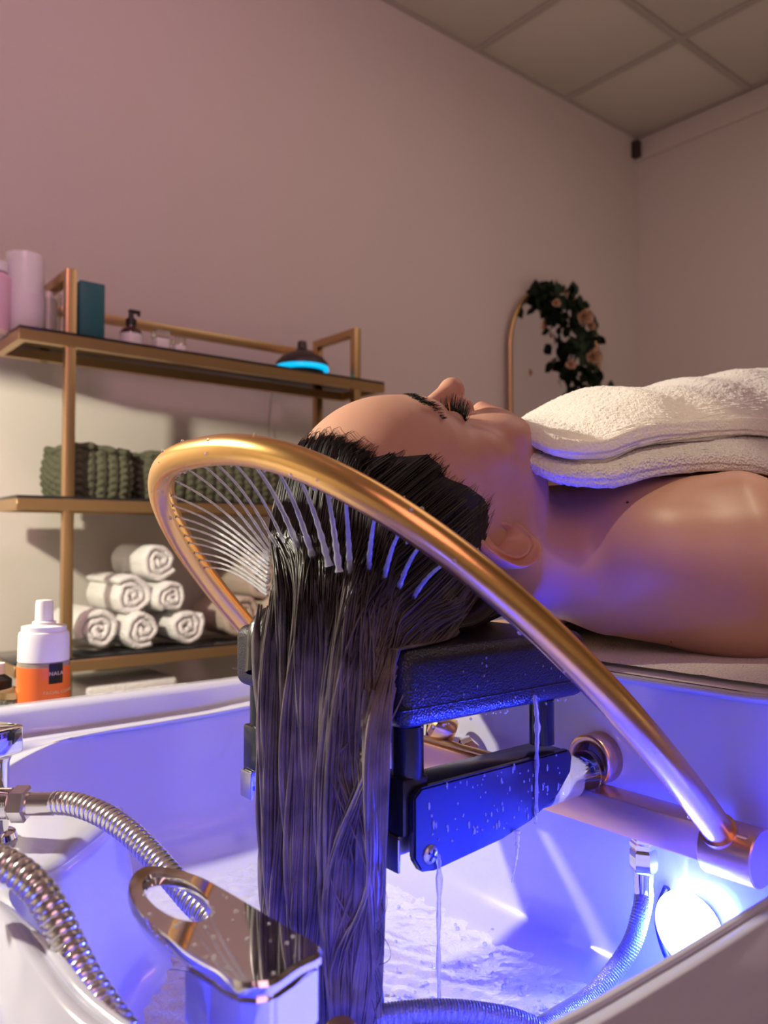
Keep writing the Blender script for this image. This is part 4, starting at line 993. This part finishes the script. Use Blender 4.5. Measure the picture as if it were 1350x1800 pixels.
# left faucet
fb = at(-12, 1478, z=.772); fa = thing('faucet', 'chrome faucet column cut by the left edge of the picture', 'faucet', tuple(fb))
zt_ = at(0, 1330, s=.60)[2]; ztt = at(0, 1280, s=.60)[2]
lathe('base_flange', [(0, 0), (.016, 0), (.017, .002), (.0155, .006), (.012, .0075), (0, .0075)], M['chrome'], fa)
lathe('column', [(0, .0076), (.0105, .0076), (.0105, zt_-fb[2]-.006), (.012, zt_-fb[2]-.002), (0, zt_-fb[2]-.002)], M['chrome'], fa)
bm = bmesh.new(); box(bm, (-.0145, -.0145, zt_-fb[2]), (.0145, .0145, ztt-fb[2]), .0025, 3, Matrix.Rotation(math.radians(25), 4, 'Z')); obj('valve_head', bm, M['chrome'], fa, angle=35)
nd = h1[1]-h1[0]; nd[2] = 0; nd /= np.linalg.norm(nd); n0 = np.array([fb[0], fb[1], h1[0][2]])
def along(px): return at(px, 1413, s=.595)
def part_loc(root, o): o.parent = root; o.matrix_parent_inverse = Matrix.Translation(-root.location); return o
thr = [(0, 0)]; L_ = np.linalg.norm(along(22)-along(-2))
prof = [(0, 0)]
for i in range(8): prof += [(.0102, L_*i/8), (.0115, L_*(i+.5)/8)]
prof += [(.009, L_), (0, L_)]
part_loc(fa, lathe('thread', prof, M['chrome'], None, tuple(along(-2)), k=24, rot=rotz_to(nd)))
Ln = np.linalg.norm(along(51)-along(21))
part_loc(fa, lathe('hex_nut', [(0, 0), (.011, 0), (.0132, .0015), (.0132, Ln-.0015), (.0112, Ln), (0, Ln)], M['steel'], None, tuple(along(21)), k=6, rot=rotz_to(nd), sharp=20))
part_loc(fa, tube('sleeve', [along(51), along(96)], .0084, M['steel'], k=24))
# mixer with loop lever in the foreground
ZH = .820
def hz_(px, py, z=ZH): return at(px, py, z=z)
outl = [(224, 1559), (230, 1540), (243, 1527), (262, 1521), (298, 1524), (335, 1534), (366, 1547), (420, 1578), (500, 1626), (567, 1666), (525, 1694), (484, 1722), (450, 1728), (413, 1725), (365, 1695), (318, 1666), (284, 1639), (253, 1613), (233, 1588)]
oc = [hz_(*q) for q in outl]
hole_c = hz_(310, 1577); 
hole = [hz_(310+math.cos(a)*62*math.cos(.48)-math.sin(a)*32*math.sin(.48), 1577+math.cos(a)*62*math.sin(.48)+math.sin(a)*32*math.cos(.48)) for a in np.linspace(0, 2*PI, 40, endpoint=False)]
mx = thing('mixer_tap', 'chrome mixer tap with oval loop lever standing in the foreground', 'tap', tuple(hz_(440, 1690, .70)))
oo = closed(np.array(oc), 80)
# keep the two square corners at the body end crisp
for q in (9, 11): 
    kk = int(q/len(outl)*80); oo[kk] = oc[q]
def ringplate(name, O, Hh, z0, z1, mat_):
    bm = bmesh.new()
    def loops(L, zz, sc=0):
        c_ = L.mean(0); return [bm.verts.new((*(c_[:2]+(p[:2]-c_[:2])*(1+sc)), zz)) for p in L]
    Oa = loops(O, z1, -.02); Ob = loops(O, z1-.002, 0); Oc = loops(O, z0+.001, 0); Od = loops(O, z0, -.02)
    Ha = loops(Hh, z1, .06); Hb = loops(Hh, z1-.0015, 0); Hc = loops(Hh, z0+.001, -.04); Hd = loops(Hh, z0, 0)
    def sk(A, B):
        n_ = len(A)
        for i in range(n_): bm.faces.new((A[i], A[(i+1) % n_], B[(i+1) % n_], B[i]))
    sk(Oa, Ob); sk(Ob, Oc); sk(Oc, Od); sk(Ha, Hb); sk(Hb, Hc); sk(Hc, Hd)
    for A, B in ((Oa, Ha), (Od, Hd)):
        es = []
        for L in (A, B):
            for i in range(len(L)): es.append(bm.edges.get((L[i], L[(i+1) % len(L)])) or bm.edges.new((L[i], L[(i+1) % len(L)])))
        bmesh.ops.triangle_fill(bm, use_beauty=True, edges=es)
    return obj(name, bm, mat_, angle=25)
part_loc(mx, ringplate('loop_lever', oo, np.array(hole), ZH-.006, ZH, M['chrome']))
bl = [hz_(*q) for q in ((320, 1668), (366, 1697), (413, 1726), (450, 1729), (484, 1723), (566, 1667), (500, 1627), (440, 1600))]
bl = [np.array([p[0], p[1], ZH-.0062]) for p in bl]; cbl = np.mean(bl, 0); bl = [cbl+(p-cbl)*.985 for p in bl]
part_loc(mx, prism('mixer_head', bl, (0, 0, -.026), M['chrome'], bev=.002))
neck = [cbl+(p-cbl)*np.array([.72, .72, 1])+np.array([.004, .006, -.0262]) for p in bl]
part_loc(mx, prism('mixer_body', neck, (0, 0, -.088), M['chrome'], bev=.002))
kp = hz_(524, 1775, ZH-.04)
part_loc(mx, lathe('outlet_knob', [(0, 0), (.005, 0), (.006, .002), (.006, .008), (.004, .011), (0, .012)], M['chrome'], None, tuple(kp), rot=rotz_to((.3, -.2, -1))))
bm = bmesh.new()
for _ in range(60):
    t = rs.random(); q = hz_(rs.uniform(240, 540), 0+rs.uniform(1530, 1720)); 
    # keep only drops that land on the lever plate
    pts2 = np.array(oc)[:, :2]; x, y = q[0], q[1]; ins = False
    for i in range(len(pts2)):
        (x1_, y1_), (x2_, y2_) = pts2[i], pts2[i-1]
        if (y1_ > y) != (y2_ > y) and x < (x2_-x1_)*(y-y1_)/(y2_-y1_)+x1_: ins = not ins
    if not ins: continue
    h2_ = np.array(hole)[:, :2]; hc_ = h2_.mean(0)
    if np.linalg.norm(q[:2]-hc_) < .016: continue
    bmesh.ops.create_icosphere(bm, subdivisions=2, radius=rs.uniform(.0004, .0013), matrix=Matrix.Translation((x, y, ZH+.0002))@Matrix.Diagonal((1, 1, .5, 1)))
tag(obj('lever_drops', bm, M['water'], smooth=True), 'water drops beading on the chrome loop lever', 'water drops', kind='stuff')
# braided supply hoses
q0 = at(1131, 1492, x=.533); 
sup = thing('supply_hose', 'braided hose hanging from the brass bar in front of the blue lamp', 'hose', tuple(q0))
part_loc(sup, lathe('hex_fitting', [(0, 0), (.0080, 0), (.0086, -.0012), (.0086, -.004), (.0100, -.005), (.0100, -.008), (.0086, -.009), (.0100, -.011), (.0100, -.024), (.0088, -.026), (0, -.026)][::-1], M['chrome'], None, (q0[0], q0[1], .778), k=6))
part_loc(sup, lathe('crimp_sleeve', [(0, -.026), (.0072, -.0262), (.0072, -.043), (0, -.0432)][::-1], M['chrome'], None, (q0[0], q0[1], .778), k=24))
hb = [np.array([q0[0], q0[1], .7345]), at(1128, 1600, x=.525), at(1112, 1655, x=.515), at(1080, 1706, x=.50), at(1035, 1755, x=.475), at(980, 1790, x=.44), at(900, 1840, x=.39)]
P = cr(hb, 120); P, L_ = resample(P, int(P.shape[0]*3)); part_loc(sup, tube('braided_hose', P, .0068*(1+.03*np.sin(np.arange(len(P))*1.5)), M['braid'], k=20))
hb2 = [at(1172, 1560, x=.552), at(1158, 1600, x=.55), at(1160, 1640, x=.548), at(1178, 1690, x=.545), at(1215, 1730, x=.54)]
tag(tube('lamp_cable', cr(hb2, 40), .0028, M['bplast'], k=10), 'dark cable looping around the bright underwater lamp', 'cable')
hb3 = [at(560, 1850, s=.47), at(620, 1806, s=.475), at(680, 1786, s=.48), at(760, 1778, s=.485), at(840, 1782, s=.49), at(920, 1800, s=.495), at(1010, 1850, s=.50)]
P, _ = resample(cr(hb3, 200), 400); tag(tube('braided_hose', P, .0068*(1+.04*np.sin(np.arange(400)*1.4)), M['braid'], k=20), 'grey braided hose arcing along the bottom edge of the picture', 'hose')
gb = at(600, 1808, s=.44); tag(lathe('gold_knob', [(0, 0), (.008, 0), (.010, .002), (.010, .006), (.007, .009), (0, .010)], M['gold'], None, tuple(gb-np.array([0, 0, .006]))), 'gold knob just peeking in at the bottom edge by the hair', 'knob')

# ------------------------------------------------------------------ towels over the chest
def zt_body(u_): return np.interp(u_, [.50, .56, .60, .63, .72, .79, .90, 1.04, 1.2, 1.5], [1.100, 1.112, 1.127, 1.135, 1.155, 1.172, 1.197, 1.2155, 1.20, 1.14])
def topz(u_, v_, drop=0):
    dvv = np.abs(v_-CY); z = zt_body(u_)-4.0*dvv**2-18*np.maximum(0, dvv-.16)**2; return z-drop
def drape(name, edge_pts, u_end, v0, v1, th, dz, mat_, ns, nt_, amp, fr, seed, top, lab, cat, hem=0):
    """edge_pts: (v, u) polyline of the head-side hem; the cloth runs from there toward the feet"""
    ev = np.array([p[0] for p in edge_pts]); eu = np.array([p[1] for p in edge_pts]); o_ = np.argsort(ev); ev, eu = ev[o_], eu[o_]
    vv_ = np.linspace(v0, v1, ns); tt_ = np.linspace(0, 1, nt_)**1.5
    A = []; prof = [(1, 0)]
    Uo = np.interp(vv_, ev, eu)
    for _ in range(12): Uo = np.convolve(np.pad(Uo, 2, 'edge'), np.ones(5)/5, 'valid')
    topg = np.zeros((nt_, ns, 3))
    for i in range(nt_):
        u_ = Uo+(u_end-Uo)*tt_[i]; z = topz(u_, vv_)+dz
        z = np.maximum(z, .90+th)
        topg[i] = np.stack([u_, vv_, z], 1)
    nz_ = np.array([[mn.fractal(Vector((p[0]*fr, p[1]*fr, seed)), 1, 2.1, 2) for p in row] for row in topg])
    fine = rng.normal(0, .00035, nz_.shape)
    dist_ = (topg[..., 0]-Uo[None])
    topg[..., 2] += nz_*amp*np.clip(dist_/.03, .15, 1)+fine+hem*(np.exp(-((dist_-.010)/.006)**2)-.8*np.exp(-((dist_-.023)/.005)**2))
    bulge = th*np.sqrt(np.clip(1-(1-np.clip(dist_/(th*.6), 0, 1))**2, 0, 1)); 
    bot = topg.copy(); bot[..., 2] = topg[..., 2]-th
    topg[..., 2] = bot[..., 2]+th*.5+bulge*.5; bot[..., 2] = bot[..., 2]+th*.5-bulge*.5
    vs_ = np.vstack([topg.reshape(-1, 3), bot.reshape(-1, 3)]); n0 = nt_*ns
    i, j = np.meshgrid(np.arange(nt_-1), np.arange(ns-1), indexing='ij'); a = i*ns+j
    f = [np.stack([a, a+1, a+ns+1, a+ns], -1).reshape(-1, 4), np.stack([a, a+ns, a+ns+1, a+1], -1).reshape(-1, 4)+n0]
    for jj in (0, ns-1):
        k = np.arange(nt_-1)*ns+jj; q = np.stack([k, k+ns, k+ns+n0, k+n0], -1); f.append(q if jj == 0 else q[:, ::-1])
    for ii in (0, nt_-1):
        k = ii*ns+np.arange(ns-1); q = np.stack([k, k+n0, k+1+n0, k+1], -1); f.append(q if ii == 0 else q[:, ::-1])
    o = mesh_np(name, vs_, np.vstack(f), mat_); return tag(o, lab, cat)
def on_top(px, py, dz=0):
    d = FV+RV*(px-675)/FPX+UV*(900-py)/FPX
    for s in np.arange(.5, 1.6, .002):
        p = CAMP+d*s
        if p[2] < topz(p[0], p[1])+dz and p[0] > .5: return p
    return None
ed1 = [(975, 849), (1010, 845), (1060, 831), (1130, 817), (1190, 806), (1250, 799), (1300, 803), (1350, 811)]
E_1 = [on_top(px, py, -.020) for px, py in ed1]; E_1 = [p for p in E_1 if p is not None]
print('towel edge', [tuple(np.round(p, 3)) for p in E_1])
hem1 = [(p[1], p[0]) for p in E_1]; mxv = max(h[0] for h in hem1); mnv = min(h[0] for h in hem1); mnu = min(h[1] for h in hem1)
hem1 = hem1+[(CY, mnu-.012)]+[(2*CY-v_, u_) for v_, u_ in hem1]+[(mnv-.06, max(h[1] for h in hem1)+.08), (2*CY-mnv+.06, max(h[1] for h in hem1)+.08)]
drape('terry_towel', hem1, 1.7, CY-.235, CY+.235, .016, -.018, M['terry'], 300, 330, .002, 22, 3.1, None, 'white terry bath towel laid across the chest below the chin', 'towel')
ed2 = [(915, 768), (960, 775), (1010, 779), (1065, 781), (1095, 768), (1130, 752), (1180, 742), (1240, 734), (1300, 733), (1350, 742)]
E_2 = [on_top(px, py, .004) for px, py in ed2]; E_2 = [p for p in E_2 if p is not None]
print('plush edge', [tuple(np.round(p, 3)) for p in E_2])
hem2 = [(p[1], p[0]) for p in E_2]; mnu2 = min(h[1] for h in hem2); mnv2 = min(h[0] for h in hem2)
hem2 = [h for h in hem2 if h[0] < CY-.005]+[(CY, mnu2+.0)]+[(2*CY-v_, u_) for v_, u_ in hem2 if v_ < CY-.005]+[(mnv2-.05, max(h[1] for h in hem2)+.2), (2*CY-mnv2+.05, max(h[1] for h in hem2)+.2)]
drape('plush_blanket', hem2, 1.6, CY-.20, CY+.20, .014, -.0005, M['plush'], 300, 300, .010, 9, 8.4, None, 'cream plush cover folded on top of the white terry towel', 'blanket', hem=.003)
# thin towel under the shoulders
ub = at(1090, 1170, z=.895)
bm = bmesh.new(); ns = 60; V1 = []
for i in range(40):
    for j in range(ns):
        u_ = .585+i*.02; v_ = .16+j*.65/(ns-1); e_ = min(1, i/3)*min(1, j/3)*min(1, (ns-1-j)/3)
        V1.append((u_, v_, .8936+.0035*(e_**.5)+.0006*mn.noise(Vector((u_*60, v_*60, 0)))))
i, j = np.meshgrid(np.arange(39), np.arange(ns-1), indexing='ij'); a = i*ns+j; n0 = len(V1)
V2 = [(x, y, .8931) for x, y, z in V1]
f = [np.stack([a, a+ns, a+ns+1, a+1], -1).reshape(-1, 4), np.stack([a, a+1, a+ns+1, a+ns], -1).reshape(-1, 4)+n0]
bm.free()
tag(mesh_np('under_towel', V1+V2, np.vstack(f), M['terry']), 'thin white towel spread on the bed under the shoulders', 'towel')

# ------------------------------------------------------------------ bottle on a trolley behind the basin
by = .985; bz0 = .772; bx = at(77, 1150, y=by)[0]; tp = at(77, 1055, y=by)[2]
dpt = float((np.array([bx, by, 1])-CAMP)@FV); Rb = 43/FPX*dpt
tr = thing('side_trolley', 'narrow black trolley behind the basin carrying the orange bottle', 'trolley', (.20, 1.02, 0))
part_of(tr, bbox('top_tray', (-.02, .925, .757), (.46, 1.14, .771), M['blk'], bev=.003))
for x in (.0, .44):
    for y in (.94, 1.12): part_of(tr, tube('leg', [(x, y, 0), (x, y, .757)], .010, M['blk'], k=12))
part_of(tr, bbox('lower_tray', (-.01, .935, .30), (.45, 1.13, .312), M['blk'], bev=.003))
zc0 = at(77, 1160, y=by)[2]; zc1 = at(77, 1110, y=by)[2]; zc2 = at(77, 1100, y=by)[2]
bt = thing('cleanser_bottle', 'orange labelled foam cleanser bottle with white pump cap', 'bottle', (bx, by, bz0))
h = lambda z: z-bz0
lathe('bottle', [(0, 0), (Rb*.94, 0), (Rb, .004), (Rb, h(zc0)-.004), (Rb*.97, h(zc0)), (0, h(zc0))], M['liquid'], bt, k=48)
olab = lathe('orange_label', [(Rb*1.004, .004), (Rb*1.012, .004), (Rb*1.012, h(at(77, 1168, y=by)[2])), (Rb*1.004, h(at(77, 1168, y=by)[2]))], M['orange'], bt, k=64)
lathe('cap', [(0, h(zc0)+.0002), (Rb*.99, h(zc0)+.0003), (Rb*.97, h(zc1)-.004), (Rb*.93, h(zc1)), (Rb*.86, h(zc1)+.001), (Rb*.86, h(zc2)), (Rb*.45, h(zc2)+.002), (Rb*.45, h(zc2)+.005), (Rb*.37, h(zc2)+.006), (0, h(zc2)+.006)], M['white'], bt, k=48)
lathe('pump', [(0, h(zc2)+.0062), (Rb*.355, h(zc2)+.0062), (Rb*.34, h(tp)-.004), (Rb*.31, h(tp)), (0, h(tp)+.001)], M['white'], bt, k=32)
angc = math.atan2(-by, -bx)            # toward the camera
def wrap(o_name, me, ang, zc, Rr, mat_, bold=0):
    for v in me.vertices:
        a = ang+v.co.x/Rr; r_ = Rr+v.co.z; v.co = Vector((r_*math.cos(a), r_*math.sin(a), zc+v.co.y))
    me.materials.clear(); o = link(o_name, me, mat_, olab); return o
def text_mesh(s, size, ext=.00015, sp=1.0):
    cu = bpy.data.curves.new('t', 'FONT'); cu.body = s; cu.size = size; cu.extrude = ext; cu.align_x = 'CENTER'; cu.align_y = 'CENTER'; cu.space_character = sp; cu.resolution_u = 3
    to = bpy.data.objects.new('t', cu); COL.objects.link(to); bpy.context.view_layer.update()
    me = bpy.data.meshes.new_from_object(to.evaluated_get(bpy.context.evaluated_depsgraph_get())); bpy.data.objects.remove(to); bpy.data.curves.remove(cu); return me
zl = at(97, 1184, y=by-Rb)[2]-bz0
aoff = math.asin(min(.95, 20/43)); ac = angc+aoff
bm = bmesh.new(); sq = .0085
for i in range(9):
    for j in range(2):
        pass
vsq = [[bm.verts.new((-sq+2*sq*i/8, -.0115+.023*j, .0)) for j in range(2)] for i in range(9)]
for i in range(8): bm.faces.new((vsq[i][0], vsq[i+1][0], vsq[i+1][1], vsq[i][1]))
bmesh.ops.solidify(bm, geom=bm.faces[:], thickness=-.0002)
me = bpy.data.meshes.new('logo_square'); bm.to_mesh(me); bm.free(); wrap('logo_square', me, ac, zl, Rb*1.0135, M['label'])
wrap('brand_text', text_mesh('NALA', .0062, sp=1.12), ac, zl, Rb*1.0135+.0005, M['print'])
zl2 = at(97, 1217, y=by-Rb)[2]-bz0
wrap('product_text', text_mesh('FACIAL CLEANSER', .0050, sp=1.15), ac+.30, zl2, Rb*1.013+.0003, M['print'])
jp = at(24, 1215, y=1.0); gj = thing('glass_jar', 'small cut glass jar sparkling at the left of the orange bottle', 'jar', (jp[0], 1.0, .772))
lathe('jar', [(0, 0), (.015, 0), (.017, .004), (.017, .040), (.0155, .042), (.0145, .038), (.0145, .005), (0, .004)], M['glassjar'], gj, k=10)
lathe('lid', [(0, .0425), (.016, .0425), (.016, .050), (.004, .053), (0, .056)], M['brass'], gj, k=20)
jp = at(2, 1200, y=1.04); db = thing('dark_bottle', 'dark bottle at the left picture edge behind the basin rim', 'bottle', (jp[0], 1.06, .772))
lathe('bottle', [(0, 0), (.016, 0), (.017, .003), (.017, .055), (.008, .062), (0, .062)], M['blk'], db); lathe('cap', [(0, .0622), (.009, .0622), (.009, .075), (0, .075)], M['wpaper'], db)
for o in bpy.data.objects:
    if '_b' in o.keys(): del o['_b']
print('SCENE BUILT', len(bpy.data.objects), sum(len(o.data.polygons) for o in bpy.data.objects if o.type == 'MESH'))
